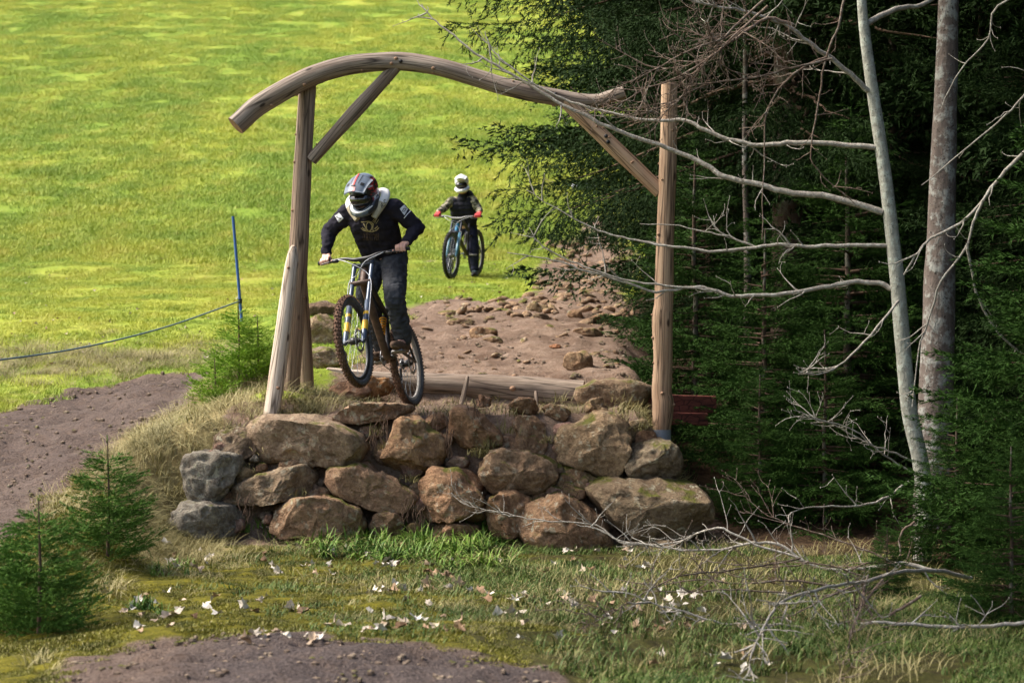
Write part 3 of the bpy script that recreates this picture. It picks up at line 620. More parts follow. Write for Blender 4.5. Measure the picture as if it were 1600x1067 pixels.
def build_pebbles():
    L = []; R = np.random.default_rng(9)
    for k in range(5):
        mb = MB().ell((0, 0, 0), (1, .8, .55), nu=9, nv=6); V = mb.arrays(); V = V * (1 + .28 * fbm(V * 1.1 + k * 9, 2, k))[:, None]; L.append(mkmesh('stone', V, mb.f, M['rock']))
    pts = [(R.uniform(700, 975), R.uniform(440, 505), R.uniform(.04, .11)) for _ in range(150)] + [(R.uniform(640, 1000), R.uniform(480, 585), R.uniform(.02, .06)) for _ in range(70)] + [(R.uniform(850, 960), R.uniform(370, 450), R.uniform(.05, .12)) for _ in range(55)]
    for px, py, r in pts:
        x, y = cast(px, py); m = masks(np.array([x]), np.array([y]))
        if m['dirt'][0] < .45: continue
        o = mkobj('stone', L[R.integers(5)], GROUND); o.location = (x, y, gz(x, y) + r*.15); o.scale = (r*R.uniform(.8, 1.5), r, r*R.uniform(.6, 1)); o.rotation_euler = (R.normal(0, .3), R.normal(0, .3), R.uniform(0, 6)); t = R.uniform(.85, 1.35); o.color = (t, t*.88, t*.74, 1)
    mb = MB()
    for k in range(1500):
        if k % 3 == 0: px, py = R.uniform(60, 900), R.uniform(985, 1066)
        elif k % 3 == 1: px, py = R.uniform(0, 330), R.uniform(585, 800)
        else: px, py = R.uniform(560, 980), R.uniform(440, 590)
        x, y = cast(px, py); r = R.uniform(.005, .02) * (1.6 if y > 17 else 1)
        if masks(np.array([x]), np.array([y]))['dirt'][0] < .5: continue
        mb.ell((x, y, gz(x, y) + r*.2), (r*R.uniform(.8, 1.4), r, r*.7), nu=5, nv=3)
    tag(mb.build('gravel', M['rock'], smooth=False), 'small gravel strewn over the bare dirt', None, None, 'stuff')
build_pebbles()

# ------------------------------------------------------------------ log archway
def logpart(name, pix, rpx, mat, parent, n=8, seg=20, seed=0, rough=.05):
    pts = np.array([P(*p) for p in pix]); r = np.array([q / FPX * p[2] for q, p in zip(rpx, pix)])
    C = catmull(np.column_stack([pts, r]), n); mb = MB().tube(C[:, :3], C[:, 3], seg, True, 0, 1, rough, seed); R = np.random.default_rng(seed + 50)
    for k in range(int(len(C) * .32)):                                   # knot stubs left from trimmed branches
        i = R.integers(2, len(C) - 2); t = unit(C[i+1, :3] - C[i-1, :3]); q = unit(np.cross(t, R.normal(0, 1, 3) + np.array([0, -.6, 0]))); kr = C[i, 3] * R.uniform(.12, .26); mb.ell(C[i, :3] + q * C[i, 3] * .97, (kr, kr, kr*.8), nu=8, nv=5, mi=1)
    return mb.build(name, [mat, M['endgrain']], parent, off=parent.location)
def build_gate():
    g = thing('log_archway', 'wooden archway of peeled logs with a bent beam over the jump', 'archway', tuple(P(740, 640, 16.3)))
    logpart('beam', [(368,197,16.45),(400,168,16.5),(440,143,16.5),(490,118,16.5),(540,103,16.5),(590,97,16.5),(635,97,16.5),(690,106,16.45),(745,122,16.45),(800,138,16.4),(850,149,16.4),(900,157,16.4),(932,158,16.4),(952,152,16.38),(976,144,16.36)], [16,16,16,15.5,15,14.5,14.5,14,14,14,13.5,12,11,10.5,10], M['wood'], g, 6, 22, 1)
    logpart('post', [(481,128,16.62),(474,240,16.62),(468,360,16.62),(462,480,16.66),(452,630,16.7)], [13.5,14,15,15,14], M['wood_post'], g, 8, 20, 2)
    logpart('strut', [(459,384,16.40),(458,392,16.39),(455,420,16.38),(445,500,16.33),(434,580,16.28),(424,650,16.22)], [3,7,11,13,13,13], M['wood_pale'], g, 8, 20, 3)
    logpart('strut', [(471,400,16.80),(473,470,16.92),(476,530,17.02),(480,610,17.1)], [7,9,10.5,11], M['wood_post'], g, 8, 16, 4)
    logpart('brace', [(620,103,16.5),(588,138,16.52),(550,180,16.54),(486,250,16.6)], [9.5,10.5,11,10], M['wood'], g, 8, 16, 5, .07)
    logpart('brace', [(884,158,16.4),(930,202,16.38),(980,250,16.36),(1032,300,16.33)], [12,12,12,11], M['wood_right'], g, 8, 16, 6, .06)
    logpart('post', [(1046,130,16.3),(1044,230,16.3),(1041,330,16.3),(1039,400,16.3),(1037,470,16.3),(1035,497,16.3),(1036,560,16.3),(1034,610,16.3),(1036,632,16.3),(1034,672,16.3)], [13,13.5,14,14.5,15,16.5,15,15.5,17,14], M['wood_right'], g, 8, 22, 7, .05)
    c = P(1034, 682, 16.3); M['zinc'] = plain('grey_metal_sleeve', (.20, .22, .25), .5, .5, .3, .12, 60)
    mb = MB().tube([c - (0, 0, .12), c + (0, 0, .058)], [.077, .077], 24); mb.build('metal_sleeve', M['zinc'], g, off=g.location)
    for (px, py, d, r) in [(626, 96, 16.4, 3), (868, 147, 16.3, 3), (947, 213, 16.28, 3.2), (950, 222, 16.28, 3.2)]:
        c = P(px, py, d + .02); MB().ell(c, (r/FPX*d, .012, r/FPX*d), nu=10, nv=6).build('bolt_hole', M['black'], g, off=g.location)
M['black'] = plain('black_rubber', (.014, .014, .015), .6, .3)
build_gate()
def build_logs():
    t = thing('lip_log', 'weathered lip log with peeled bark and a dark cut right end', 'log', tuple(P(760, 640, 17.3)))
    pts = [(575,592,17.4),(640,598,17.38),(720,602,17.36),(780,607,17.34),(840,612,17.32),(911,618,17.28)]; r = [12,15,18,21,23,24]
    logpart('trunk', pts, r, M['bark_log'], t, 8, 22, 11, .10)
    for px, py, h, tl in [(726, 610, 44, 8), (838, 628, 34, -1)]:
        a = P(px - tl*.6, py + h*.5, 17.05); b = P(px + tl*.6, py - h*.5, 17.12); o = MB().tube(catmull([a, (a+b)/2, b], 4), [.02, .022, .022, .021, .02, .02, .018, .016, .012][:len(catmull([a, (a+b)/2, b], 4))], 8, True, 0, None, .1, px).build('stake', M['bark_log'], off=a)
        o.location = a; tag(o, ('leaning grey stake in front of the lip log' if tl > 0 else 'short brown stake in front of the dark end of the lip log'), 'stake')
    a, b = P(511, 584, 17.5), P(600, 592, 17.42); ax = unit(b - a); up = unit(np.cross(np.cross(ax, [0, 0, 1]), ax)); Mx = np.stack([ax, np.cross(up, ax), up], 1)
    mb = MB().box((0, 0, 0), (np.linalg.norm(b-a), .12, .115), Mx, bev=.012); mb.tc = [mb.v[0][:, [1, 2, 0]]]
    o = mb.build('squared_timber', M['wood_pale'], smooth=False); o.location = (a+b)/2; tag(o, 'pale squared timber end lying behind the front wheel', 'timber')
    for k, (pa, pb, hw) in enumerate([(P(985, 628, 16.9), P(1118, 632, 17.2), .075), (P(990, 652, 16.85), P(1105, 655, 17.1), .055)]):
        ax = unit(pb - pa); up = np.array([0, 0, 1.0]); Mx = np.stack([ax, np.cross(up, ax), up], 1); mb = MB().box((0, 0, 0), (np.linalg.norm(pb-pa), .05, hw*2), Mx, bev=.008); mb.tc = [mb.v[0][:, [1, 2, 0]]]
        o = mb.build('plank', M['redwood'], smooth=False); o.location = (pa+pb)/2; tag(o, ('upper' if k == 0 else 'lower') + ' dark red plank behind the right post', 'plank')
build_logs()
def build_pole():
    M['blue'] = plain('blue_plastic', (.035, .10, .33), .45, .4, 0, .15)
    a = P(379, 512, 24.5); x, y = a[0], a[1]; a[2] = gz(x, y) - .1; b = P(364, 338, 24.4)
    t = thing('slalom_pole', 'thin blue plastic pole leaning on the meadow edge', 'pole', tuple(a))
    MB().tube([a, b], [.019, .017], 12).build('shaft', M['blue'], t, off=a); c = a + (b - a) * .26
    MB().tube([c - (0, 0, .025), c + (0, 0, .025)], [.028, .028], 12).build('clip', M['black'], t, off=a)
    e = P(-60, 570, 17.5); pts = catmull([c, c*.66 + e*.34 - (0, 0, .10), c*.33 + e*.67 - (0, 0, .10), e], 8)
    o = MB().tube(pts - c, [.009]*len(pts), 6).build('barrier_cord', plain('blue_grey_cord', (.09, .15, .19), .7)); o.location = c; tag(o, 'blue-grey cord strung from the blue pole to the left', 'cord')
    p = P(908, 299, 40); z = gz(p[0], p[1]); o = MB().box((0, 0, .05), (.55, .3, .13), bev=.02).build('concrete_slab', plain('pale_concrete', (.42, .44, .45), .9)); o.location = P(912, 300, 46); o.location.z = gz(o.location.x, 46) + .05; tag(o, 'pale grey slab on the meadow beside the spruce branches', 'slab')
build_pole()
# ------------------------------------------------------------------ conifers
def needles(A, B, per_m, ln, wd, R, up=.25, flat=.75):
    """thin pointed needle clumps along twig segments A->B"""
    L = np.linalg.norm(B - A, axis=1); n = np.maximum(2, (L * per_m).astype(int)); idx = np.repeat(np.arange(len(A)), n); t = R.uniform(0, 1, len(idx))
    D = (B - A) / (L[:, None] + 1e-9); d = D[idx]; p = A[idx] + (B - A)[idx] * t[:, None]
    r = R.normal(0, 1, (len(idx), 3)) * np.array([1, 1, flat]); r[:, 2] += up; r -= d * (r * d).sum(1)[:, None]; r /= (np.linalg.norm(r, axis=1)[:, None] + 1e-9)
    dirn = r * .52 + d * .85; l = ln * R.uniform(.7, 1.25, len(idx)); tip = p + dirn * l[:, None]; s = np.cross(dirn, R.normal(0, 1, (len(idx), 3))); s /= (np.linalg.norm(s, axis=1)[:, None] + 1e-9); s *= wd / 2
    m = len(idx); V = np.vstack([p - s, p + s, tip]); i = np.arange(m); return V, np.stack([i, i+m, i+2*m], 1)
def spruce_parts(h, rmax, z0, seed, per_m=70, ln=.035, wd=.010, whorl=.32, nb=7, droop=.35, twig_gap=.10, lean=0, power=.8, hang=.5, tw=.42):
    R = np.random.default_rng(seed); A = []; B = []; T = MB(); z = z0
    while z < h - .12:
        q = (h - z) / (h - z0); Lm = rmax * (q**power) * (1 if q < .93 else .85)
        for k in range(nb):
            az = R.uniform(0, 2*np.pi); L = Lm * R.uniform(.65, 1.12)
            if L < .06: continue
            zz = z + R.uniform(-.5, .5) * whorl; n = max(4, int(L / .22)); s = np.linspace(0, 1, n + 1); dz = L * (-.12*s*(q < .8) + .28*(1 - q)*s*1.6 - droop * q * s**1.6 + .16 * q * s**4); side = np.cumsum(R.normal(0, .02, n + 1)) * L
            d = np.array([math.cos(az), math.sin(az)]); pd = np.array([-d[1], d[0]])
            C = np.column_stack([d[0]*L*s + pd[0]*side, d[1]*L*s + pd[1]*side, zz + dz])
            for i in range(n): A.append(C[i]) if s[i] > .12 else None; B.append(C[i+1]) if s[i] > .12 else None
            if L > .5: T.tube(C[:max(3, int(n*.8))], np.linspace(.010 + .007*L, .003, max(3, int(n*.8))), 4, False)
            m = int(L / twig_gap)
            for j in range(m):
                u = (j + R.uniform(.2, .9)) / m
                if u < .10: continue
                i = min(int(u*n), n-1); c = C[i] + (C[i+1] - C[i]) * (u*n - i); ax = unit(C[i+1] - C[i])
                for sg in (-1, 1):
                    tl = (tw * L * (1 - u)**.8 * .8 + .07 + .03*L) * R.uniform(.6, 1.2); tl = min(tl, .75); td = unit(ax * .75 + sg * .75 * np.array([pd[0], pd[1], 0]) + np.array([0, 0, -.12 - hang * .35 * R.uniform(0, 1) * q])); e = c + td * tl * .55; e2 = e + unit(td + np.array([0, 0, -hang * R.uniform(.1, .8) * q])) * tl * .5
                    A += [c, e]; B += [e, e2]
                    if tl > .2:
                        for w in (.35, .65, .9):
                            c2 = c + (e2 - c) * w; t2 = unit(td * .6 + R.normal(0, .45, 3) + np.array([0, 0, -hang*.5*q])); A.append(c2); B.append(c2 + t2 * tl * .38)
        z += whorl * (.75 + .5 * R.uniform())
    A.append(np.array([0, 0, h - .3])); B.append(np.array([0, 0, h]))
    V, F = needles(np.array(A), np.array(B), per_m, ln, wd, R)
    return V, F, T
def crown_mesh(name, mat, **kw):
    V, F, T = spruce_parts(**kw)
    if T.n:
        TV = np.vstack(T.v); n0 = len(V); tf = np.array(T.f); TF = np.vstack([tf[:, [0, 1, 2]], tf[:, [0, 2, 3]]]) + n0
        me = mkmesh(name, np.vstack([V, TV]), np.vstack([F, TF]), [mat, M['twig']], False, np.concatenate([np.zeros(len(F), int), np.ones(len(TF), int)]))
    else: me = mkmesh(name, V, F, mat, False)
    return me
def trunk_mesh(h, r, mat, seed, bend=.02, seg=14):
    R = np.random.default_rng(seed); n = 16; s = np.linspace(0, 1, n); pts = np.column_stack([np.cumsum(R.normal(0, bend, n)) * .3, np.cumsum(R.normal(0, bend, n)) * .3, s*h - .25]); pts[:, :2] -= pts[0, :2]
    return mkmesh('trunk', *(lambda mb: (np.vstack(mb.v), mb.f))(MB().tube(pts, r * (1 - s)**.8 + .01, seg, False, 0, None, .06, seed)), mat)
CR = {}
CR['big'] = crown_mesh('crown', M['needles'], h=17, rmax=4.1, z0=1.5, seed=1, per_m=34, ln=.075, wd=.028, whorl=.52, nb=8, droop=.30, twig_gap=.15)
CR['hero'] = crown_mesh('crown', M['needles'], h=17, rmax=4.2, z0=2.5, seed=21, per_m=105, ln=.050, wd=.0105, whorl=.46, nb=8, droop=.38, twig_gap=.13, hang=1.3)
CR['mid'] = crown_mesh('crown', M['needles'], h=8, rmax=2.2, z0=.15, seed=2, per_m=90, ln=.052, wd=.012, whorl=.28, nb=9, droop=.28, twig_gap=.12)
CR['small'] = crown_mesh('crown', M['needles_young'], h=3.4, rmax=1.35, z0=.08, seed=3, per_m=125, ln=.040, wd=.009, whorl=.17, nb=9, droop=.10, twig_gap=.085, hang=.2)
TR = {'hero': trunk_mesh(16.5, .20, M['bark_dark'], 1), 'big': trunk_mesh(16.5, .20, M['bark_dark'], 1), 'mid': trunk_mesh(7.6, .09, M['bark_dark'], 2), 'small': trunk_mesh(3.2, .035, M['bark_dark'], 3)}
def spruce(kind, x, y, s, rz, label, group=None, lean=(0, 0), name='spruce_tree'):
    t = thing(name, label, 'tree', (x, y, gz(x, y) - .05), group); t.scale = (s,)*3; t.rotation_euler = (lean[0], lean[1], rz)
    mkobj('trunk', TR[kind], t); mkobj('crown', CR[kind], t); return t
def build_forest():
    X = lambda px, d: (px - 800) / FPX * d
    spruce('hero', X(1235, 20.5), 20.5, 1.0, .4, 'tall dark spruce whose drooping boughs hang over the arch beam')
    spruce('mid', X(1110, 21.5), 21.5, .62, 1.2, 'mid-height spruce right of the dirt course, behind the right post')
    spruce('small', X(1085, 18.6), 18.6, .85, 2.2, 'low young spruce just behind the foot of the right post')
    spruce('small', X(1190, 17.4), 17.4, .75, 3.9, 'low spruce sapling right of the red planks')
    spruce('small', X(1330, 17.6), 17.6, 1.0, .5, 'young spruce in the dark left of the bare pale trunk')
    spruce('mid', X(1395, 19.5), 19.5, .8, 2.0, 'spruce behind the bare pale trunk')
    spruce('small', X(1690, 13.4), 13.4, 1.1, 5.0, 'young green spruce at the right edge, in front of the lichened trunk')
    spruce('small', X(1580, 11.6), 11.6, .36, 1.9, 'small spruce sapling in the bottom right corner')
    spruce('mid', X(1665, 16.6), 16.6, .85, .9, 'spruce behind the right edge young spruce')
    spruce('small', X(1385, 12.6), 12.6, .17, 4.4, 'tiny spruce seedling under the pale tangled branches')
    spruce('small', X(1185, 16.3), 16.3, .42, 2.9, 'small dark spruce at the right end of the stone wall')
    spruce('small', X(1290, 16.2), 16.2, .55, 5.5, 'dark young spruce above the tangled branches')
    spruce('small', X(1492, 14.2), 14.2, .42, 3.3, 'small spruce hiding the foot of the lichened trunk')
    spots = [(1290, 23.5, .95), (1460, 22.5, 1.0), (1600, 20.5, 1.05), (1170, 26.5, .9), (1380, 27, 1.1), (1250, 31, 1.0), (1540, 27, 1.0), (1700, 24, 1.1), (1120, 33, .85), (1420, 34, 1.1), (1620, 33, 1.0), (1780, 19, 1.0), (1840, 28, 1.1), (1330, 38, 1.1), (1200, 37, 1.0), (1520, 37, 1.1)]
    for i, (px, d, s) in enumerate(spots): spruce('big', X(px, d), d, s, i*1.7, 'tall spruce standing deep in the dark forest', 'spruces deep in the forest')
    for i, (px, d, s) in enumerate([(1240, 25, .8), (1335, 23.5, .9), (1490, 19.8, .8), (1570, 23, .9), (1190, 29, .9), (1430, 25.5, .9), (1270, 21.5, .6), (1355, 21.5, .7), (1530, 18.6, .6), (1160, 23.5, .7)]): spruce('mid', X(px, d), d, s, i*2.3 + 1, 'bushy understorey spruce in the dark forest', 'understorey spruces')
    for i, (x, y, s, lab) in enumerate([(8.0, 9.0, .95, 'added tall spruce, unseen outside the picture on the right'), (8.2, 12.6, 1.0, 'added tall spruce, unseen just past the right edge of the picture'), (6.5, 4.8, .9, 'added shading spruce, unseen to the right of the camera'), (9.5, 16.5, 1.1, 'added shading spruce, unseen behind those past the right edge')]): spruce('hero', x, y, s, i*1.3, lab)  # unseen spruces added to block sky light from the right foreground and forest
    b = (-4.25, 11.6); t = thing('spruce_tree', 'added unseen spruce on the left, its raised crown shading the right foreground', 'tree', (*b, gz(*b) - .05)); mkobj('trunk', TR['big'], t).scale = (1, 1, 1.3); c = mkobj('crown', CR['big'], t); c.location = (0, 0, 6.8); c.scale = (.60, .60, .85)  # invented tree out of view, crown lifted to cast shade on the right foreground
    # the lichened trunk: crown starts above the picture
    d = 15.6; b = P(1452, 1000, d); b[2] = gz(b[0], b[1]) - .1; t = thing('spruce_tree', 'thick lichen-covered spruce trunk right of the bare pale tree', 'tree', tuple(b))
    pts = catmull([b, P(1455, 850, d), P(1460, 700, d), P(1468, 450, d), P(1474, 250, d), P(1482, 0, d), P(1500, -800, d), P(1515, -1900, d)], 8); s = np.linspace(0, 1, len(pts))
    MB().tube(pts, .185 * (1 - s*.8), 24, False, 0, None, .06, 5).build('trunk', M['bark'], t, off=b); c = mkobj('crown', CR['big'], t); c.scale = (.8, .8, .62); c.location = (.25, 0, 5.0)
    # two thin dead stems
    for px, top, bot, dd, w, lab in [(1166, 200, 600, 19.5, 7, 'thin pale dead stem in the forest gap right of the post'), (1226, 120, 560, 22.5, 13, 'brown lichen-spotted trunk deeper in the forest gap')]:
        b = P(px, bot, dd); b[2] = gz(b[0], b[1]) - .1; pts = catmull([b, P(px+2, (top+bot)/2, dd), P(px-2, top, dd), P(px+4, -500, dd)], 6); s = np.linspace(0, 1, len(pts))
        t = thing('dead_stem', lab, 'tree', tuple(b)); MB().tube(pts, w / FPX * dd * (1 - .6*s), 12, True, 0, None, .08, px).build('trunk', M['bark'], t, off=b)
build_forest()
def sapling(px, py, h, rmax, seed, mat, label, nb=6, per=240, d=None):
    x, y = cast(px, py); z = gz(x, y); t = thing('spruce_sapling', label, 'sapling', (x, y, z - .02))
    V, F, T = spruce_parts(h=h, rmax=rmax, z0=.05, seed=seed, per_m=per, ln=.024, wd=.0055, whorl=.070, nb=nb+2, droop=-.28, twig_gap=.055, hang=-.15, power=.75, tw=.5)
    mkobj('crown', mkmesh('crown', V, F, mat, False), t); MB().tube([(0, 0, -.05), (0.01, 0, h*.5), (0, 0, h*.97)], [.014, .009, .003], 8).build('trunk', M['twig'], t); return t
sapling(168, 872, .86, .42, 11, M['needles_sapling'], 'dark green spruce sapling on the bank left of the stone wall', 8)
sapling(60, 1000, .78, .42, 12, M['needles_sapling'], 'bushy dark spruce sapling at the lower left edge of the picture', 8)
sapling(-5, 985, .70, .38, 16, M['needles_sapling'], 'spruce sapling cut by the left edge of the picture', 8)
sapling(372, 600, .80, .36, 13, M['needles_bright'], 'bright green spruce sapling at the foot of the blue pole')
sapling(335, 632, .46, .34, 14, M['needles_bright'], 'low bright green spruce sapling beside the dirt track', 7)
sapling(402, 590, .60, .32, 15, M['needles_bright'], 'yellow-green spruce sapling touching the pale strut of the archway', 7)

# ------------------------------------------------------------------ bare broadleaf tree and tangled branches
def twigs(mb, pts, r0, R, dens, ln, depth=2, grav=-.15, buds=None):
    """side twigs along a branch"""
    pts = np.asarray(pts); L = np.linalg.norm(np.diff(pts, axis=0), axis=1).sum(); n = int(L * dens)
    for k in range(n):
        u = R.uniform(.12, 1.0); i = min(int(u * (len(pts)-1)), len(pts)-2); c = pts[i] + (pts[i+1] - pts[i]) * (u*(len(pts)-1) - i); ax = unit(pts[i+1] - pts[i])
        d = unit(ax * .7 + R.normal(0, .6, 3) * np.array([1, .8, 1])); l = ln * R.uniform(.3, 1.15); m = 5; C = [c]
        for j in range(m): d = unit(d + R.normal(0, .18, 3) + np.array([0, 0, .10 + grav*.3])); C.append(C[-1] + d * l / m)
        C = np.array(C); rr = max(.0016, min(r0 * .45, .006)) * (.6 + .6*l/ln); mb.tube(C, np.linspace(rr, .0011, m+1), 4, False)
        mb.ell(C[-1], (.003, .003, .008), nu=4, nv=3)
        if depth > 1: twigs(mb, C, rr, R, dens * 1.3, ln * .42, depth - 1, grav)
def branch(name, pix, d0, d1, w0, w1, mat, parent, seed, dens=7, ln=.28, depth=2, wob=.012):
    R = np.random.default_rng(seed); n = len(pix); pts = np.array([P(x, y, d0 + (d1-d0)*k/(n-1)) for k, (x, y) in enumerate(pix)]); C = catmull(pts, 4); C[1:] += R.normal(0, wob*.3, (len(C)-1, 3)); m = len(C)
    mb = MB().tube(C, np.linspace(w0/2/FPX*d0, w1/2/FPX*d1, m), 7, False); twigs(mb, C, w0/2/FPX*d0, R, dens, ln, depth); return mb.build(name, mat, parent, off=parent.location)
def build_bare_tree():
    d = 14.6; base = P(1440, 780, d); base[2] = gz(base[0], base[1]) - .05; t = thing('bare_tree', 'leafless young tree with pale speckled trunk and long branches reaching left', 'tree', tuple(base))
    pts = catmull([base, P(1447, 800, d), P(1438, 720, d), P(1421, 640, d), P(1411, 540, d), P(1402, 440, d), P(1391, 340, d), P(1377, 230, d), P(1363, 140, d), P(1352, 60, d), P(1344, -30, d), P(1325, -300, d), P(1300, -620, d)], 6)
    w = np.interp(np.linspace(0, 1, len(pts)), [0, .1, .35, .75, 1], [28, 26, 24, 17, 8]); MB().tube(pts, w/2/FPX*d, 14, False, 0, None, .05, 8).build('trunk', M['bark_pale'], t, off=base)
    BR = [([(1369,231),(1315,227),(1244,223),(1195,227),(1150,221),(1101,203),(1071,189),(1022,189),(969,180),(925,170),(881,155),(838,134),(788,97),(769,78),(758,50)], 14.6, 15.2, 9, 1.6, 3),
      ([(1379,332),(1300,309),(1240,302),(1187,289),(1131,276),(1101,257),(1047,233),(969,206),(909,178),(869,159),(819,127),(775,103),(734,77),(703,50),(675,28),(659,6)], 14.6, 15.4, 11, 1.6, 3),
      ([(1388,384),(1338,383),(1274,386),(1225,383),(1180,386),(1124,393),(1056,386),(1025,382),(982,373),(945,364),(905,346),(860,320),(822,298)], 14.6, 15.0, 7, 1.2, 3),
      ([(1394,451),(1371,443),(1329,441),(1287,449),(1236,458),(1181,462),(1143,463),(1114,453),(1084,449),(1025,456),(974,440),(916,423),(876,409),(844,403),(793,394)], 14.6, 15.0, 9, 1.4, 3),
      ([(1114,453),(1060,448),(991,440),(945,429),(902,413),(859,392),(839,377),(827,355)], 14.8, 15.0, 4, 1.2, 3),
      ([(1180,386),(1140,370),(1100,362),(1050,352),(1000,350)], 14.75, 14.9, 3.5, 1.2, 4),
      ([(1364,148),(1337,124),(1300,92),(1262,66),(1232,41),(1202,30),(1161,17),(1112,9),(1060,-5)], 14.6, 14.2, 9, 3, 7),
      ([(1350,40),(1400,14),(1440,8),(1470,-10)], 14.6, 14.9, 10, 6, 3),
      ([(1322,-20),(1310,40),(1292,86),(1281,150),(1268,225),(1277,266),(1337,319)], 14.3, 14.4, 4.5, 1.5, 5),
      ([(1292,90),(1240,116),(1199,172),(1194,262),(1191,375)], 14.3, 14.2, 4, 1.4, 5),
      ([(1240,40),(1200,30),(1150,60),(1120,80),(1090,110),(1070,150),(1076,180)], 14.2, 14.0, 6, 1.6, 10),
      ([(1200,10),(1160,45),(1110,90),(1060,120),(1000,140),(960,138)], 14.0, 14.0, 5, 1.4, 10),
      ([(1220,-20),(1170,20),(1130,60),(1080,78),(1020,110),(985,130)], 13.9, 13.7, 5, 1.4, 10),
      ([(1300,92),(1240,105),(1180,122),(1110,130),(1050,160),(1000,180)], 14.2, 13.9, 4, 1.3, 12),
      ([(1404,470),(1380,500),(1340,545),(1300,578),(1260,585),(1240,570)], 14.5, 14.2, 4.5, 1.6, 5),
      ([(1425,720),(1390,705),(1350,690),(1300,662),(1250,650)], 14.5, 14.2, 3.5, 1.3, 6),
      ([(1428,740),(1380,710),(1330,670),(1280,655),(1240,640)], 14.5, 14.1, 3, 1.2, 6),
      ([(1420,753),(1380,780),(1330,790),(1270,792),(1235,800)], 14.5, 13.9, 5, 1.4, 4)]
    for i, (px, a, b, w0, w1, dn) in enumerate(BR): branch('branch', px, a, b, w0, w1, M['branch_pale'] if i not in (8, 9, 10, 11, 12, 13) else M['branch_brown'], t, 60 + i, dn*1.6, .30 if dn < 10 else .42, 2)
    base = P(1660, 300, 13.8); t2 = thing('hanging_bough', 'bare grey bough hanging in from the right edge before the lichened trunk', 'branch', tuple(base))
    for i, (px, w0, w1) in enumerate([([(1660,190),(1600,240),(1562,277),(1536,313),(1499,349),(1454,373),(1435,394),(1413,430)], 7, 3), ([(1536,313),(1521,349),(1508,390),(1470,440),(1452,500),(1436,547),(1425,637)], 5, 2), ([(1512,380),(1518,420),(1530,470),(1560,520),(1600,556)], 5, 3), ([(1660,60),(1600,150),(1560,190),(1500,240),(1440,290)], 4, 1.5), ([(1660,-40),(1560,10),(1545,60),(1500,110),(1470,170)], 4, 1.4)]): branch('branch', px, 13.8, 14.1, w0, w1, M['branch_pale'], t2, 90 + i, 4, .26, 2)
    base = P(1600, 975, 11.0); base[2] = gz(base[0], base[1]); t3 = thing('fallen_branches', 'tangle of pale leafless branches sprawling low in front of the wall', 'branch', tuple(base))
    LB = [([(1640,972),(1600,973),(1534,978),(1451,978),(1364,971),(1337,979),(1285,984),(1232,976),(1180,975),(1127,973),(1075,957),(1018,940),(974,925)], 10.9, 11.3, 9, 2),
      ([(1517,903),(1460,892),(1399,894),(1355,907),(1294,918),(1228,936),(1202,962),(1180,1006),(1172,1035),(1178,1067)], 12.4, 9.4, 9, 2.5),
      ([(1460,892),(1407,879),(1351,887),(1294,890),(1250,872),(1215,850),(1176,848),(1127,859),(1066,859),(1009,850),(966,844),(935,826),(900,820)], 13.7, 14.3, 9, 1.5),
      ([(1250,872),(1180,850),(1130,826),(1094,832),(1064,845),(1016,851),(968,847),(932,820),(860,814),(815,809),(779,800),(740,793),(719,781)], 13.8, 14.7, 5, 1.2),
      ([(1429,815),(1407,835),(1403,874),(1355,880),(1330,890)], 13.8, 13.7, 5, 2.5), ([(1380,905),(1340,950),(1330,920),(1290,935),(1240,960),(1190,968)], 11.6, 11.2, 5, 2),
      ([(1300,918),(1230,905),(1160,912),(1100,905),(1030,912),(960,905)], 12.8, 12.8, 5, 1.5), ([(1355,907),(1290,930),(1210,925),(1140,920),(1080,925),(1000,920)], 12.4, 12.2, 5, 1.5),
      ([(1250,872),(1150,890),(1060,900),(1000,930),(950,960),(900,985)], 13.0, 10.6, 4, 1.5), ([(1440,930),(1400,955),(1370,970),(1350,935),(1352,905)], 11.4, 11.6, 6, 4), ([(1400,880),(1330,850),(1270,830),(1200,805),(1160,770)], 13.9, 14.2, 4, 1.2), ([(1350,900),(1280,880),(1210,885),(1130,880),(1060,870)], 13.4, 13.4, 3.5, 1.2),
      ([(1355,900),(1346,940),(1325,1010),(1310,1067)], 12.2, 9.4, 4, 2.5)]
    for i, (px, a, b, w0, w1) in enumerate(LB): branch('branch', px, a, b, w0*.8, w1*.8, M['branch_pale'] if i < 4 else M['branch_brown'], t3, 120 + i, 9, .34, 2)
build_bare_tree()
# ------------------------------------------------------------------ bicycles
M['tyre_mud'] = plain('muddy_tyre', (.105, .060, .040), .9, .15, 0, .5, 25, .4)
M['tyre'] = plain('worn_tyre', (.028, .025, .023), .85, .2, 0, .5, 30)
M['tyre_side'] = plain('dusty_tyre_wall', (.085, .085, .088), .8, .2, 0, .4, 18)
M['rim'] = plain('black_rim', (.03, .03, .032), .45, .5, .3)
M['rim_dusty'] = plain('dusty_rim', (.33, .30, .26), .7, .3, 0, .3, 12)
M['steel'] = plain('brushed_steel', (.45, .45, .46), .35, .5, .9)
M['fork_blue'] = plain('dark_slate_fork', (.050, .070, .105), .35, .5, .2, .3, 14)
M['fork_black'] = plain('black_stanchion', (.035, .04, .05), .3, .6, .4)
M['yellow'] = plain('yellow_decal', (.62, .36, .02), .5, .4, 0, .12)
M['spring'] = plain('orange_spring', (.62, .27, .015), .45, .4)
M['frame_mud'] = plain('mud_splashed_frame', (.085, .048, .032), .6, .4, 0, .6, 12)
M['frame_dark'] = plain('dark_frame', (.022, .020, .020), .4, .5, .1)
M['alu'] = plain('dull_aluminium', (.22, .21, .20), .5, .5, .5)
M['cable'] = plain('pale_cable_housing', (.52, .52, .54), .5, .4)
M['teal'] = plain('bright_blue_frame', (.02, .20, .36), .4, .5)
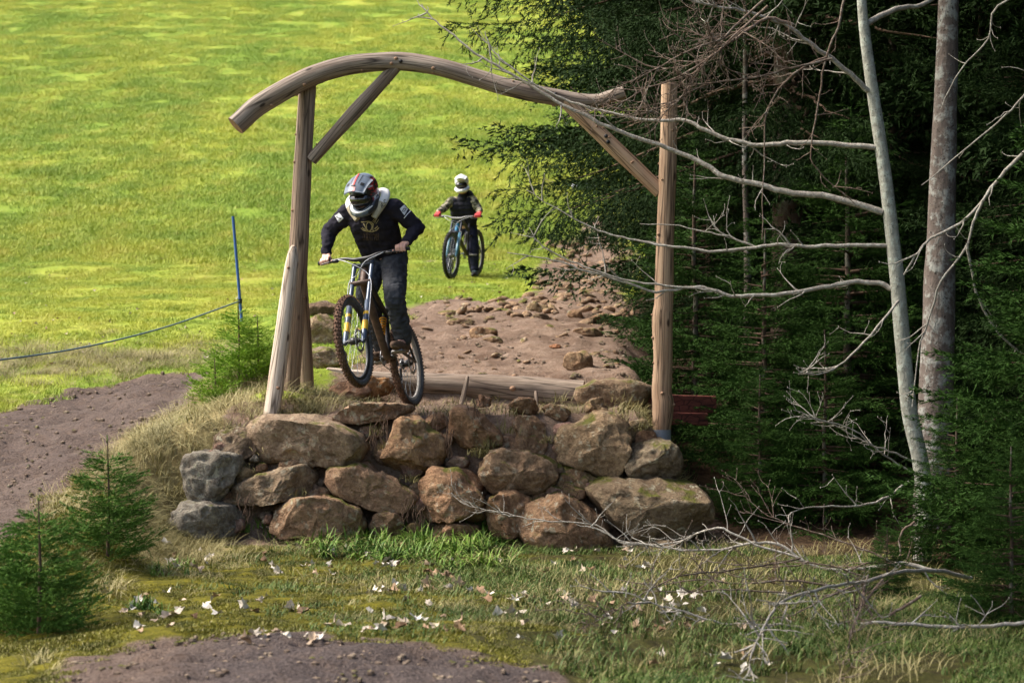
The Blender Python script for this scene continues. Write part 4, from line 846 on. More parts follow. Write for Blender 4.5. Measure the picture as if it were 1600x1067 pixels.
M['fork_teal'] = plain('slate_blue_fork', (.05, .15, .21), .4, .5)
def circ(c, r, n=48): t = np.linspace(0, 2*np.pi, n + 1); return np.stack([c[0] + r*np.cos(t), np.full(n+1, c[1]), c[2] + r*np.sin(t)], 1)
def wheel(parent, c, r, m, big=True):
    """wheel in the bike's x-z plane: rim with tyre, spokes, hub and brake disc"""
    n = 72 if big else 40; t = np.linspace(0, 2*np.pi, n, endpoint=False); off = np.array(c)
    def ring(rad, prof, name, mat, par, extra=None):
        k = len(prof); V = []; F = []
        for a in t:
            for (dr, dy) in prof: V.append(((rad+dr)*math.cos(a), dy, (rad+dr)*math.sin(a)))
        for i in range(n):
            for j in range(k): F.append((i*k+j, i*k+(j+1) % k, ((i+1) % n)*k+(j+1) % k, ((i+1) % n)*k+j))
        mb = MB().add(np.array(V), F)
        if extra: extra(mb)
        o = mb.build(name, mat, par); return o
    w = ring(r - .055, [(.006, -.016), (.012, -.013), (.012, .013), (.006, .016), (-.018, .012), (-.024, .004), (-.024, -.004), (-.018, -.012)], 'wheel', m['rim'], parent); w.location = off
    tp = [(.030*math.cos(q), .031*math.sin(q)) for q in np.linspace(0, 2*np.pi, 16, endpoint=False)]
    def knobs(mb):
        R = np.random.default_rng(4); N = 74 if big else 44
        for i in range(N):
            a = 2*np.pi*i/N; rows = ((-.026, .62), (-.010, 0), (.010, 0), (.026, -.62)) if i % 2 else ((-.027, .62), (0, 0), (.027, -.62))
            for (y, tl) in rows:
                rr = r - .0265 + .030*math.cos(math.asin(min(.95, abs(y)/.031))) + .001; ca, sa = math.cos(a), math.sin(a); ct, st = math.cos(tl), math.sin(tl)
                rad_ = np.array([ca*ct, -st, sa*ct]); tan = np.array([-sa, 0, ca]); lat = np.cross(rad_, tan)
                mb.box((rr*ca, y, rr*sa), (.013, .011, .012), np.stack([tan, lat, rad_], 1), mi=0)
    ty = ring(r - .0275, tp, 'tyre', [m['tyre'], M['tyre_side']], w, knobs)
    nf = n * 16; mi = np.zeros(len(ty.data.polygons), np.int32); j = np.arange(nf) % 16; mi[:nf] = np.where((j >= 3) & (j <= 12), 1, 0); ty.data.polygons.foreach_set('material_index', mi)
    mb = MB()
    for i in range(28):
        a = 2*np.pi*i/28; s = 1 if i % 2 else -1; b = a + (.45 if (i//2) % 2 else -.45); mb.tube([(.025*math.cos(b), s*.028, .025*math.sin(b)), ((r-.075)*math.cos(a), s*.003, (r-.075)*math.sin(a))], [.0016]*2, 4, False)
    mb.build('spokes', M['steel'], w)
    MB().tube([(0, -.055, 0), (0, -.03, 0), (0, -.028, 0), (0, .028, 0), (0, .03, 0), (0, .055, 0)], [.018, .018, .03, .03, .018, .018], 14).build('hub', M['frame_dark'], w)
    mb = MB(); ph = np.linspace(0, 2*np.pi, 40, endpoint=False); V = np.vstack([np.stack([(q + (.004*np.sin(10*ph) if q > .09 else 0))*np.cos(ph), np.full(40, y), (q + (.004*np.sin(10*ph) if q > .09 else 0))*np.sin(ph)], 1) for (q, y) in ((.075, .047), (.102, .047), (.102, .049), (.075, .049))])
    mb.add(V, [(a*40+i, a*40+(i+1) % 40, ((a+1) % 4)*40+(i+1) % 40, ((a+1) % 4)*40+i) for a in range(4) for i in range(40)])
    for i in range(5): a = 2*np.pi*i/5; mb.tube([(.02*math.cos(a), .048, .02*math.sin(a)), (.08*math.cos(a+.35), .048, .08*math.sin(a+.35))], [.004]*2, 5)
    mb.build('brake_disc', M['steel'], w); return w
def bicycle(Mw, label, m, big=True, cut=0.0):
    """downhill bike: x forward, y left, z up, origin at the rear axle; r = wheel radius"""
    b = thing('mountain_bike', label, 'bicycle', M=Mw); r = .37; wb = 1.25; ha = math.radians(63); fa = np.array([-math.cos(ha), 0, math.sin(ha)]); ax = np.array([wb, 0, 0])
    wheel(b, ax, r, m, big); wheel(b, (0, 0, 0), r, dict(m, rim=M['rim_dusty']) if big else m, big)
    # fork: two legs, two crowns
    sideoff = .078; up = lambda s: ax + fa * (s - cut * min(1, max(0, s - .40) / .2)) + np.array([-.01, 0, 0])
    fk = MB().box(up(.60), (.05, .20, .035), np.stack([np.array([fa[2], 0, -fa[0]]), [0, 1, 0], fa], 1), bev=.012).build('fork', m['crown'], b)
    MB().box(up(.785), (.05, .20, .030), np.stack([np.array([fa[2], 0, -fa[0]]), [0, 1, 0], fa], 1), bev=.012).build('upper_crown', M['fork_black'], fk)
    for s in (-1, 1):
        y = np.array([0, s*sideoff, 0]); MB().tube([up(.36) + y, up(.81) + y], [.019, .019], 14).build('stanchion', m['stanchion'], fk)
        MB().tube([up(-.02) + y, up(.03) + y, up(.10) + y, up(.40) + y, up(.405) + y], [.018, .024, .025, .025, .021], 14).build('lower_leg', m['leg'], fk)
        if m.get('decal'):
            MB().tube([up(.10) + y, up(.19) + y], [.0262, .0262], 14).build('decal', m['decal'], fk); MB().tube([up(.25) + y, up(.28) + y], [.0262, .0262], 14).build('decal', m['decal'], fk)
    MB().tube([ax + (0, -.10, 0), ax + (0, .10, 0)], [.011]*2, 10).build('axle', M['fork_black'], fk); MB().box(ax + (-.075, .085, .065), (.07, .03, .045), bev=.01).build('brake_caliper', M['frame_dark'], fk)
    # frame
    H0, H1, BB = up(.615), up(.765), np.array([.45, 0, -.01]); off = np.array([-.045, 0, 0]); mb = MB()
    fr = MB().tube(catmull([H0 + off, (H0+off)*.6 + BB*.4 + (.0, 0, -.03), BB + (.06, 0, .02), BB], 6), np.linspace(.036, .033, 19), 14, flat=.85).build('frame', m['frame'], b)
    MB().tube([H0 + off, H1 + off], [.031, .031], 14).build('head_tube', m['head'], fr)
    MB().tube(catmull([H1 + off*1.2 - (0, 0, .02), np.array([.66, 0, .50]), np.array([.42, 0, .36])], 5), np.linspace(.026, .022, 11), 12).build('top_tube', m['top'], fr)
    MB().tube([BB, np.array([.42, 0, .36]), np.array([.36, 0, .47])], [.024, .021, .019], 12).build('seat_tube', m['top'], fr)
    sw = MB()
    for s in (-1, 1):
        sw.tube(catmull([(.44, s*.035, .06), (.33, s*.075, .045), (.15, s*.082, .02), (0, s*.08, 0)], 4), np.linspace(.017, .012, 13), 8); sw.tube(catmull([(0, s*.08, 0), (.16, s*.075, .16), (.34, s*.05, .30)], 4), np.linspace(.011, .012, 9), 8)
        sw.box((.40, s*.045, .28), (.15, .012, .035), bev=.004)
    sw.build('swingarm', m['swing'], b)
    sa, sb = np.array([.60, 0, .14]), np.array([.50, 0, .34]); sh = MB().tube([sa, sa*.5+sb*.5, sb], [.013, .013, .011], 10).build('shock', M['alu'], b); t = np.linspace(0, 1, 90); a = unit(sb - sa); e1 = np.array([0, 1.0, 0]); e2 = np.cross(a, e1); Cc = sa + (sb-sa)*(.12 + .76*t)[:, None] + .030*(np.cos(t*2*np.pi*6.5)[:, None]*e1 + np.sin(t*2*np.pi*6.5)[:, None]*e2)
    MB().tube(Cc, np.full(90, .0062), 6).build('coil_spring', m['spring'], sh)
    # seat
    MB().tube([(.36, 0, .45), (.30, 0, .56)], [.015]*2, 10).build('seat_post', M['frame_dark'], b)
    sd = MB()
    for (x, w, h) in []: pass
    xs = np.linspace(0, 1, 9); sd.tube([(.15 + .27*u, 0, .575 + .02*abs(u-.5)) for u in xs], np.interp(xs, [0, .15, .35, .6, 1], [.03, .07, .06, .028, .018]), 12, flat=.38); sd.build('saddle', M['black'], b)
    # bar, stem, grips, levers
    hc = up(.815) + np.array([.035, 0, .025]); ys = np.array([-.40, -.30, -.16, -.07, 0, .07, .16, .30, .40]); zz = np.array([.035, .033, .028, .002, 0, .002, .028, .033, .035]); xx = np.array([-.055, -.035, -.012, 0, 0, 0, -.012, -.035, -.055])
    C = catmull(np.stack([hc[0] + xx, ys, hc[2] + zz], 1), 5); bar = MB().tube(C, np.interp(np.abs(C[:, 1]), [0, .05, .16, .4], [.0175, .0175, .0115, .0111]), 12).build('handlebar', m['bar'], b)
    MB().box(hc + (-.03, 0, -.012), (.07, .055, .04), bev=.01).build('stem', M['frame_dark'], bar); GR = {}
    for s in (-1, 1):
        c0, c1 = np.array([hc[0]-.040, s*.265, hc[2]+.0325]), np.array([hc[0]-.056, s*.405, hc[2]+.0352]); MB().tube([c0, c0*.9+c1*.1, c1*.95+c0*.05, c1], [.019, .0165, .0165, .019], 12).build('grip', M['black'], bar); GR[s] = (c0, c1)
        p = np.array([hc[0]-.02, s*.235, hc[2]+.025]); lv = MB().box(p + (.01, 0, -.006), (.035, .05, .028), bev=.008); lv.tube(catmull([p + (.025, 0, -.01), p + (.06, s*.03, -.018), p + (.05, s*.11, -.024)], 4), np.full(9, .0055), 6); lv.build('brake_lever', M['frame_dark'], bar)
    # cranks
    ck = MB().tube([(.45, -.06, -.01), (.45, .06, -.01)], [.022]*2, 14).build('crank_axle', M['frame_dark'], b); ped = {}
    for s in (-1, 1):
        e = BB + np.array([.165*s, s*.085, .0]); MB().tube([BB + (0, s*.07, 0), e], [.016, .012], 8, flat=.6).build('crank_arm', M['frame_dark'], ck); pc = e + (0, s*.065, 0); mb = MB().tube([e, pc + (0, s*.05, 0)], [.007]*2, 6); mb.box(pc, (.10, .10, .016), bev=.005)
        for u in (-.04, .04):
            for v in (-.04, 0, .04): mb.box(pc + (u, v, 0), (.004, .004, .026))
        mb.build('pedal', M['alu'], ck); ped[s] = pc
    th = np.linspace(0, 2*np.pi, 64, endpoint=False); rr = .066 + .003*np.sign(np.sin(32*th)); V = np.vstack([np.stack([BB[0] + q*np.cos(th), np.full(64, y), BB[2] + q*np.sin(th)], 1) for q, y in ((rr, -.052), (rr, -.049), (.04, -.049), (.04, -.052))]); MB().add(V, [(a*64+i, a*64+(i+1) % 64, ((a+1) % 4)*64+(i+1) % 64, ((a+1) % 4)*64+i) for a in range(4) for i in range(64)]).build('chainring', M['steel'], ck)
    mb = MB()
    for k, q in enumerate((.048, .042, .036, .030, .024)): mb.tube([(0, -.036 - k*.005, 0), (0, -.039 - k*.005, 0)], [q]*2, 22)
    mb.build('cassette', M['steel'], b); mb = MB(); mb.tube([(.45, -.05, .056), (0, -.045, .036)], [.004]*2, 5); mb.tube([(.45, -.05, -.076), (.05, -.05, -.12), (0, -.05, -.14)], [.004]*3, 5); mb.box((.02, -.055, -.09), (.03, .018, .11), bev=.005); mb.build('chain', M['frame_dark'], b)
    # cable housings
    for k, pts in enumerate([[hc + (.02, .20, .02), hc + (.09, .06, -.05), hc + (.07, -.02, -.14), up(.62) + (.04, -.09, 0), up(.45) + (.02, -.10, 0)], [hc + (.02, -.20, .02), hc + (.10, -.10, -.03), hc + (.08, .04, -.12), up(.60) + (.04, .10, .0), up(.42) + (.03, .11, 0), up(.12) + (-.01, .10, 0)], [hc + (.02, .18, .02), hc + (.10, .0, -.12), hc + (.0, -.05, -.20), BB*.3 + H0*.7 + (0, -.04, 0)]]):
        C = catmull(pts, 7); MB().tube(C, np.full(len(C), .0032), 6).build('cable', M['cable'] if k < 2 else M['black'], b)
    return b, GR, ped
def frame_matrix(rear, front, roll):
    f = unit(np.array(front) - rear); l0 = unit(np.cross([0, 0, 1.0], f)); u0 = np.cross(f, l0); c, s = math.cos(roll), math.sin(roll); l = l0*c + u0*s; u = u0*c - l0*s
    A = np.eye(4); A[:3, 0] = f; A[:3, 1] = l; A[:3, 2] = u; A[:3, 3] = rear; return A
KS = .955      # the rider's bike is a size smaller, and that much nearer
F1, R1 = P(553, 533, 16.0*KS), P(633, 567, 17.14*KS); R1 = F1 + unit(R1 - F1) * 1.25 * KS
A1 = frame_matrix(R1, F1, math.radians(8.5)); A1[:3, :3] *= KS
BIKE1, GR1, PED1 = bicycle(Matrix(A1.tolist()), 'muddy dark downhill bike with yellow fork decals and orange spring, in mid-air', dict(tyre=M['tyre_mud'], rim=M['rim'], crown=M['frame_mud'], stanchion=M['fork_blue'], leg=M['fork_blue'], decal=M['yellow'], frame=M['frame_mud'], head=M['frame_mud'], top=M['frame_dark'], swing=M['frame_dark'], spring=M['spring'], bar=M['frame_dark']))
F2 = np.array([(705 - 800)/FPX*31.0, 31.0, 0]); F2[2] = gz(F2[0], 31.0) + .37; R2 = np.array([F2[0] + .37, 32.19, 0]); R2[2] = gz(R2[0], R2[1]) + .37
A2 = frame_matrix(R2, F2, math.radians(-2))
BIKE2, GR2, PED2 = bicycle(Matrix(A2.tolist()), 'black and blue mountain bike held upright on the grass', dict(tyre=M['tyre'], rim=M['rim'], crown=M['fork_black'], stanchion=M['fork_black'], leg=M['fork_teal'], frame=M['frame_dark'], head=M['teal'], top=M['frame_dark'], swing=M['frame_dark'], spring=M['frame_dark'], bar=M['alu']), False, .20)
w1 = lambda p: A1[:3, :3] @ np.asarray(p, float) + A1[:3, 3]
w2 = lambda p: A2[:3, :3] @ np.asarray(p, float) + A2[:3, 3]

# ------------------------------------------------------------------ people
def fabric(name, col, var=.25, sc=16, weave=260, bump=.35):
    n = NT(name, .9, .12); o = n.pos(); f = n.noise(o, sc, 4); n.col(n.ramp(f, [(.3, tuple(x*(1-var) for x in col)), (.7, tuple(x*(1+var) for x in col))])); n.bump(n.math('ADD', n.noise(o, 22, 4), n.math('MULTIPLY', n.noise(o, weave, 2), .25)), bump, .012); return n.m
M['skin'] = plain('skin', (.52, .29, .21), .5, .4, 0, .12, 40)
M['jersey'] = fabric('charcoal_jersey', (.020, .018, .026)); M['jeans'] = fabric('black_denim', (.046, .048, .054), .35)
M['white_pad'] = plain('white_padding', (.66, .65, .62), .6, .3, 0, .08); M['beige_pad'] = plain('beige_padding', (.38, .33, .23), .7, .2)
M['print_w'] = plain('white_print', (.70, .70, .72), .8, .1, 0, .1); M['print_b'] = plain('beige_print', (.34, .28, .16), .8, .1, 0, .2); M['print_k'] = plain('black_print', (.02, .02, .02), .8, .1)
M['shoe'] = fabric('brown_shoe', (.10, .065, .045)); M['sole'] = plain('tan_sole', (.22, .15, .10), .8, .2); M['sock'] = fabric('pale_sock', (.45, .45, .45))
M['navy'] = fabric('navy_trousers', (.020, .022, .042)); M['vest'] = fabric('black_quilted_vest', (.016, .016, .022)); M['red_glove'] = plain('red_glove', (.42, .030, .030), .7)
def camo():
    n = NT('camouflage_sleeve', .9, .1); o = n.pos(); f = n.noise(o, 14, 2); g = n.noise(o, 19, 2); c = n.mix(n.ramp(f, [(.47, 0.0), (.50, 1.0)]), (.33, .29, .21), (.085, .085, .05)); n.col(n.mix(n.ramp(g, [(.56, 0.0), (.59, 1.0)]), c, (.035, .028, .022))); return n.m
M['camo'] = camo(); M['lens'] = plain('dark_goggle_lens', (.012, .010, .012), .08, .8, 0, .1)
def helmet_mat():
    n = NT('helmet_graphics', .32, .5); n.b.inputs['Coat Weight'].default_value = .3; o = n.obj(); x, y, z = n._sep(o)[0], n._sep(o)[1], n._sep(o)[2]; w = n.noise(o, 9, 2); ay = n.math('ABSOLUTE', y); s = n.math('ADD', ay, n.math('MULTIPLY', n.math('SUBTRACT', w, .5), .07)); st = n.noise(n.scale(o, (16, 3, 30)), 1.0, 2)
    side = n.ramp(st, [(.0, (.015, .015, .018)), (.46, (.015, .015, .018)), (.48, (.40, .012, .018)), (.57, (.40, .012, .018)), (.59, (.65, .65, .66)), (.68, (.65, .65, .66)), (.70, (.02, .02, .025))])
    n.col(n.mix(n.ramp(s, [(.070, 0.0), (.074, 1.0)]), (.105, .125, .150), n.mix(n.ramp(n.math('ADD', z, .5), [(.45, 1.0), (.47, 0.0)]), side, (.016, .016, .018)))); return n.m
M['helmet1'] = helmet_mat(); M['helmet2'] = plain('white_helmet', (.68, .68, .66), .35, .5, 0, .06); M['grey_visor'] = plain('slate_grey_visor', (.13, .155, .185), .35, .5, 0, .12); M['red_stripe'] = plain('red_stripe', (.55, .035, .03), .4, .5)
M['stripe_pink'] = plain('pale_pink_badge', (.60, .30, .28), .4, .5)
def basis(F, L0):
    F = unit(F); U = unit(np.cross(F, L0)); L = np.cross(U, F); return np.stack([F, L, U], 1)       # columns forward, left, up
def hand(mb, grip, bar_out, wrist, s, inward):
    """palm on top of the grip, four fingers wrapped round it and a thumb below; grip = centre, bar_out = unit vector towards the bar end"""
    g = np.asarray(grip, float); w = np.asarray(wrist, float); up = unit(w - g); up = unit(up - bar_out * up.dot(bar_out)); fw = np.cross(bar_out, up) * s; fw = fw if fw[1] < 0 else -fw    # fw: away from the rider
    k0 = g + up*.030 - fw*.012
    mb.cap(w, k0, .026, .027, 10)
    for o in (-.030, -.010, .010, .030): mb.cap(w + bar_out*o*.5, g + bar_out*o + up*.030 + fw*.004, .020, .016, 8)
    for o, ln in ((-.034, 1.0), (-.012, 1.08), (.011, 1.03), (.033, .86)):
        b = g + bar_out*o; pts = [b + up*.030 + fw*.006, b + up*.022*ln + fw*.030*ln, b - up*.012 + fw*.034*ln, b - up*.031 + fw*.012]; mb.chain(pts, [.0115, .0105, .0095, .0085], 8)
    t0 = g - bar_out*.040 + up*.020 - fw*.010; mb.chain([w - bar_out*.012, t0, g - bar_out*.058 - fw*.004 + up*.004, g - bar_out*.062 + fw*.018 - up*.014], [.018, .0125, .0115, .0095], 8)
def conform(obj_V, obj_F, px2d, lift, name, mat, parent, off):
    """flat print laid on cloth: each point lands on the cloth along the line of sight used to place it"""
    bvh = BVHTree.FromPolygons([Vector(v) for v in obj_V], obj_F); o = Vector((0, 0, CAMZ)); mb = MB()
    for quad in px2d:
        n = 6; q = [np.array(p, float) for p in quad]; V = []; ok = True
        for i in range(n + 1):
            for j in range(n + 1):
                u, v = i/n, j/n; p = q[0]*(1-u)*(1-v) + q[1]*u*(1-v) + q[2]*u*v + q[3]*(1-u)*v; d = Vector(((p[0]-800)/FPX, 1, (533.5-p[1])/FPX)).normalized(); h = bvh.ray_cast(o, d)
                if h[0] is None: ok = False; break
                nn = h[1] if h[1].dot(d) < 0 else -h[1]; V.append((h[0] + nn*lift)[:])
            if not ok: break
        if ok: mb.add(np.array(V), [(i*(n+1)+j, (i+1)*(n+1)+j, (i+1)*(n+1)+j+1, i*(n+1)+j+1) for i in range(n) for j in range(n)])
    if mb.n: return mb.build(name, mat, parent, off=off)
def stroke(pts, w):
    pts = np.array(pts, float); Q = []
    for a, b in zip(pts[:-1], pts[1:]): t = unit(b - a); nrm = np.array([-t[1], t[0]]) * w/2; Q.append([a - nrm, b - nrm, b + nrm, a + nrm])
    return Q
def glyph(ch, c, h, w, ang, th):
    G = {'L': [[(0, 0), (0, 1), (1, 1)]], 'U': [[(0, 0), (0, .8), (.3, 1), (.7, 1), (1, .8), (1, 0)]], 'C': [[(1, .1), (.6, 0), (.1, .2), (0, .6), (.3, 1), (1, .95)]], 'I': [[(.5, 0), (.5, 1)]]}[ch]; ca, sa = math.cos(ang), math.sin(ang); Q = []
    for s in G: Q += stroke([(c[0] + ca*(x-.5)*w - sa*(y-.5)*h, c[1] + sa*(x-.5)*w + ca*(y-.5)*h) for x, y in s], th)
    return Q
def put(name, V, F, mat, parent, off): return mkobj(name, mkmesh(name, V - off, F, mat), parent)
def full_face(B, c, mats, parent, off, first, sc=1.0):
    """full-face helmet: shell with chin bar, peak, goggles; local axes forward, left, up"""
    Mx = B; A4 = np.eye(4); A4[:3, :3] = Mx * sc; A4[:3, 3] = c - off; mb = MB()
    mb.ell((-.022, 0, .045), (.150, .124, .122), nu=32, nv=20); mb.ell((-.06, 0, -.03), (.112, .117, .11))
    for s in (-1, 1): mb.chain([(-.03, s*.085, -.075), (.06, s*.088, -.088), (.125, s*.066, -.108), (.168, s*.022, -.112)], [.050, .042, .034, .030], 14)
    mb.cap((.168, -.022, -.112), (.168, .022, -.112), .030, .030); V, F = remesh(mb, .008, 3)
    h = mkobj('helmet', mkmesh('helmet', V, F, mats[0]), parent); h.matrix_local = Matrix(A4.tolist())
    pk = MB(); n = 14; m = 12; Vt = []
    for k, th in ((0, .004), (1, -.004)):
        for i in range(n + 1):
            for j in range(m + 1):
                u = i/n; v = -1 + 2*j/m; Vt.append((.000 + .235*u - .035*v*v*u, .112*v*(1 - .10*u - .10*u*u), .168 - .050*u*u - .055*v*v*(1 - .35*u) + .012*math.exp(-(v/.22)**2)*(1 - u) + th))
    S = (n+1)*(m+1); Fp = [(i*(m+1)+j, i*(m+1)+j+1, (i+1)*(m+1)+j+1, (i+1)*(m+1)+j) for i in range(n) for j in range(m)]; Fp += [tuple(S + q for q in f[::-1]) for f in Fp]
    bd = [i*(m+1) for i in range(n+1)] + [n*(m+1)+j for j in range(1, m+1)] + [i*(m+1)+m for i in range(n-1, -1, -1)] + [j for j in range(m-1, 0, -1)]; Fp += [(bd[i], S+bd[i], S+bd[(i+1) % len(bd)], bd[(i+1) % len(bd)]) for i in range(len(bd))]
    pk.add(np.array(Vt), Fp); vz = pk.build('visor', mats[1], h)
    if first:
        zt = lambda u, v: .168 - .050*u*u - .055*v*v*(1 - .35*u) + .012*math.exp(-(v/.22)**2)*(1 - u) + .0075
        def patch(u0, u1, v0, v1, nm, mt, tap=1.0):
            k = 8; Vq = [(.235*u - .035*v*v*u, .112*v*(1 - .10*u - .10*u*u), zt(u, v)) for u in np.linspace(u0, u1, k+1) for v in (np.linspace(v0, v1, 5) * (1 + (tap-1)*(u-u0)/(u1-u0)))]
            MB().add(np.array(Vq), [(i*5+j, i*5+j+1, (i+1)*5+j+1, (i+1)*5+j) for i in range(k) for j in range(4)]).build(nm, mt, vz)
        patch(.0, .70, -.045, .045, 'red_stripe', M['red_stripe'], 2.0); patch(.80, .985, -.26, .26, 'badge', M['stripe_pink'], 1.1); patch(.70, .79, -.20, .20, 'vent', M['black']); patch(.50, .66, -.78, -.50, 'vent', M['black']); patch(.50, .66, .50, .78, 'vent', M['black'])
        patch(.0, .6, -.36, -.32, 'groove', M['black']); patch(.0, .6, .32, .36, 'groove', M['black'])
        C = catmull([(.10, -.098, -.075), (.165, -.060, -.085), (.195, 0, -.092), (.165, .060, -.085), (.10, .098, -.075)], 6); MB().tube(C, np.full(len(C), .007), 8).build('chin_trim', M['white_pad'], h)
    gg = MB().ell((.070, 0, -.012), (.088, .100, .068), nu=28, nv=14).build('goggles', M['lens'], h); mb = MB(); C = np.array([(.078 + .062*(1-abs(math.sin(t))**1.5), .098*math.sin(t), -.012 + .066*math.cos(t)) for t in np.linspace(0, 2*np.pi, 40)]); mb.tube(C, np.full(40, .007), 6).build('goggle_frame', mats[2], gg)
    return h
def person1():
    P = lambda px, py, d: globals()['P'](px, py, d*KS)
    off = w1((.45, 0, -.01)); lw = A1[:3, 1]
    gL = w1((GR1[1][0] + GR1[1][1]) / 2); gR = w1((GR1[-1][0] + GR1[-1][1]) / 2)
    sL, sR = P(615, 325, 16.54), P(545, 332, 16.68); eL, eR = P(652, 355, 16.62), P(514, 362, 16.80); wL, wR = gL + np.array([.035, .045, .060]), gR + np.array([-.004, .055, .065])
    hL, hR = P(616, 402, 16.90), P(588, 404, 17.02); pel = (hL + hR)/2; neck = P(579, 318, 16.60); hc = P(568, 303, 16.44); chest = P(582, 345, 16.66); waist = P(594, 382, 16.84)
    fd = unit(A1[:3, 0]); ud = unit(A1[:3, 2]); bL, bR = w1(PED1[1]) + ud*.035, w1(PED1[-1]) + ud*.035
    aL, aR = bL - fd*.12 + np.array([0, 0, .085]), bR - fd*.12 + np.array([0, 0, .085]); kL, kR = P(617, 466, 16.52), P(572, 458, 16.70)
    # body: one continuous skin
    mb = MB(); sp = [pel, waist, chest, neck]; mb.chain(sp, [.11, .105, .12, .06]); mb.cap(sL, sR, .06, .06); mb.cap(neck, hc, .058, .075); mb.ell(hc, (.085, .10, .115)); mb.cap(hL, hR, .09, .09)
    for a, b, c, r in ((sL, eL, wL, (.052, .042, .028)), (sR, eR, wR, (.052, .042, .028))): mb.chain([a, b, c], r)
    for a, b, c, d_ in ((hL, kL, aL, bL), (hR, kR, aR, bR)): mb.chain([a, b, c, d_], (.080, .055, .038, .032))
    hand(mb, gL, unit(w1(GR1[1][1]) - w1(GR1[1][0])), wL, 1, 1); hand(mb, gR, unit(w1(GR1[-1][1]) - w1(GR1[-1][0])), wR, -1, 1)
    V, F = remesh(mb, .0055, 2, .4); body = mkobj('person', mkmesh('person', V - off, F, M['skin'])); body.location = off; tag(body, 'rider in charcoal jersey and grey-black helmet, crouched over a bike in mid-air', 'person')
    # jersey
    mb = MB(); side = unit(sL - sR)
    for u in (-1, 1): mb.chain([pel + side*u*.075 + (0, 0, .02), waist + side*u*.075, chest + side*u*.085, (sL if u > 0 else sR)*.6 + chest*.4], [.112, .108, .118, .09])
    mb.chain([pel + (0, 0, .03), waist, chest, neck*.8 + chest*.2], [.115, .115, .125, .085]); mb.cap(sL, sR, .075, .075)
    for a, b, c in ((sL, eL, wL), (sR, eR, wR)): q = c + (b - c)*.10; mb.chain([a, a*.5+b*.5, b, b*.5+q*.5, q], [.078, .068, .060, .052, .041])
    JV, JF = remesh(mb, .0085, 5, .5, .007, (11, 11, 19), 3); J = put('jersey', JV, JF, M['jersey'], body, off)
    # printed marks
    E = lambda L: [(560 + x*.0656, 330 + y*.0656) for x, y in L]
    Q = []
    for s in ([(60, 260), (150, 260), (240, 240), (320, 270), (360, 330)], [(240, 260), (190, 320), (200, 420), (250, 480), (310, 440), (330, 350), (290, 280), (240, 260)], [(60, 400), (120, 450), (230, 480), (330, 485), (430, 450), (490, 390)], [(90, 380), (140, 420), (200, 440)], [(390, 420), (440, 380), (460, 350)], [(130, 300), (200, 440), (240, 470)], [(360, 290), (340, 420), (350, 470)]): Q += stroke(E(s), 1.5)
    for s in ([(330, 250), (420, 150)], [(360, 270), (450, 160)], [(390, 280), (480, 120)], [(420, 300), (490, 200)]): Q += stroke(E(s), .7)
    conform(JV, JF, Q, .004, 'emblem', M['print_b'], J, off)
    Q = [];  R = np.random.default_rng(6)
    for k in range(16): x = 120 + k*24; Q += stroke(E([(x, 520 + R.uniform(-10, 20)), (x + R.uniform(-25, 25), 600 + R.uniform(0, 40)), (x + R.uniform(-20, 30), 690)]), .55)
    conform(JV, JF, Q, .004, 'chest_lines', fabric('faded_brown_print', (.12, .085, .065)), J, off)
    conform(JV, JF, [[(624.5, 326.5), (631, 320.5), (637, 327), (631.5, 336.5)], *stroke([(631, 341), (637, 334), (641, 330)], 1.2)], .004, 'sleeve_logo', M['print_w'], J, off)
    conform(JV, JF, stroke([(628, 331), (630, 326), (634, 326.5), (632, 330), (629.5, 331)], .8), .006, 'sleeve_mark', M['print_k'], J, off)
    conform(JV, JF, [[(523.5, 337.5), (530, 332.5), (537, 341), (529.5, 347.5)]], .004, 'sleeve_logo', M['print_w'], J, off); conform(JV, JF, stroke([(526, 339), (530, 341), (533, 341.5)], 1.1), .006, 'sleeve_mark', M['print_k'], J, off)
    # trousers
    mb = MB(); mb.cap(hL, hR, .112, .112); mb.cap(pel, waist*.5 + pel*.5, .118, .112)
    for a, b, c in ((hL, kL, aL), (hR, kR, aR)): q = c + (b-c)*.04; mb.chain([a, a*.5+b*.5, b, b*.55+q*.45, b*.25+q*.75, q], [.108, .098, .082, .074, .074, .072])
    TV, TF = remesh(mb, .009, 4, .5, .008, (13, 13, 22), 8); put('trousers', TV, TF, M['jeans'], body, off)
    # shoes
    for a, b in ((aL, bL), (aR, bR)):
        h = a - fd*.045 - np.array([0, 0, .062]); toe = b + fd*.105 + ud*.004; mb = MB().chain([h, b*.5 + h*.5 + ud*.012, b + ud*.008, toe], [.040, .043, .047, .032]); mb.cap(a, h + ud*.03, .046, .044); V, F = remesh(mb, .007, 4); s = put('shoe', V, F, M['shoe'], body, off)
        mb = MB().chain([h - ud*.026, b - ud*.022, toe - ud*.012], [.030, .036, .028]); V, F = remesh(mb, .006, 3); V = V.copy(); mid = (h + toe)/2 - ud*.026; dist = (V - mid) @ ud; V = V - np.outer(dist*.55, ud); put('sole', V, F, M['sole'], s, off); MB().tube([a + (0, 0, .05), a - (0, 0, .01)], [.050, .052], 12).build('sock', M['sock'], s, off=off)
    # neck brace
    B = basis(np.array([-.22, -.86, -.40]), unit(sL - sR)); nb = MB(); C = neck + np.array([.0, -.035, -.012]); pts = []
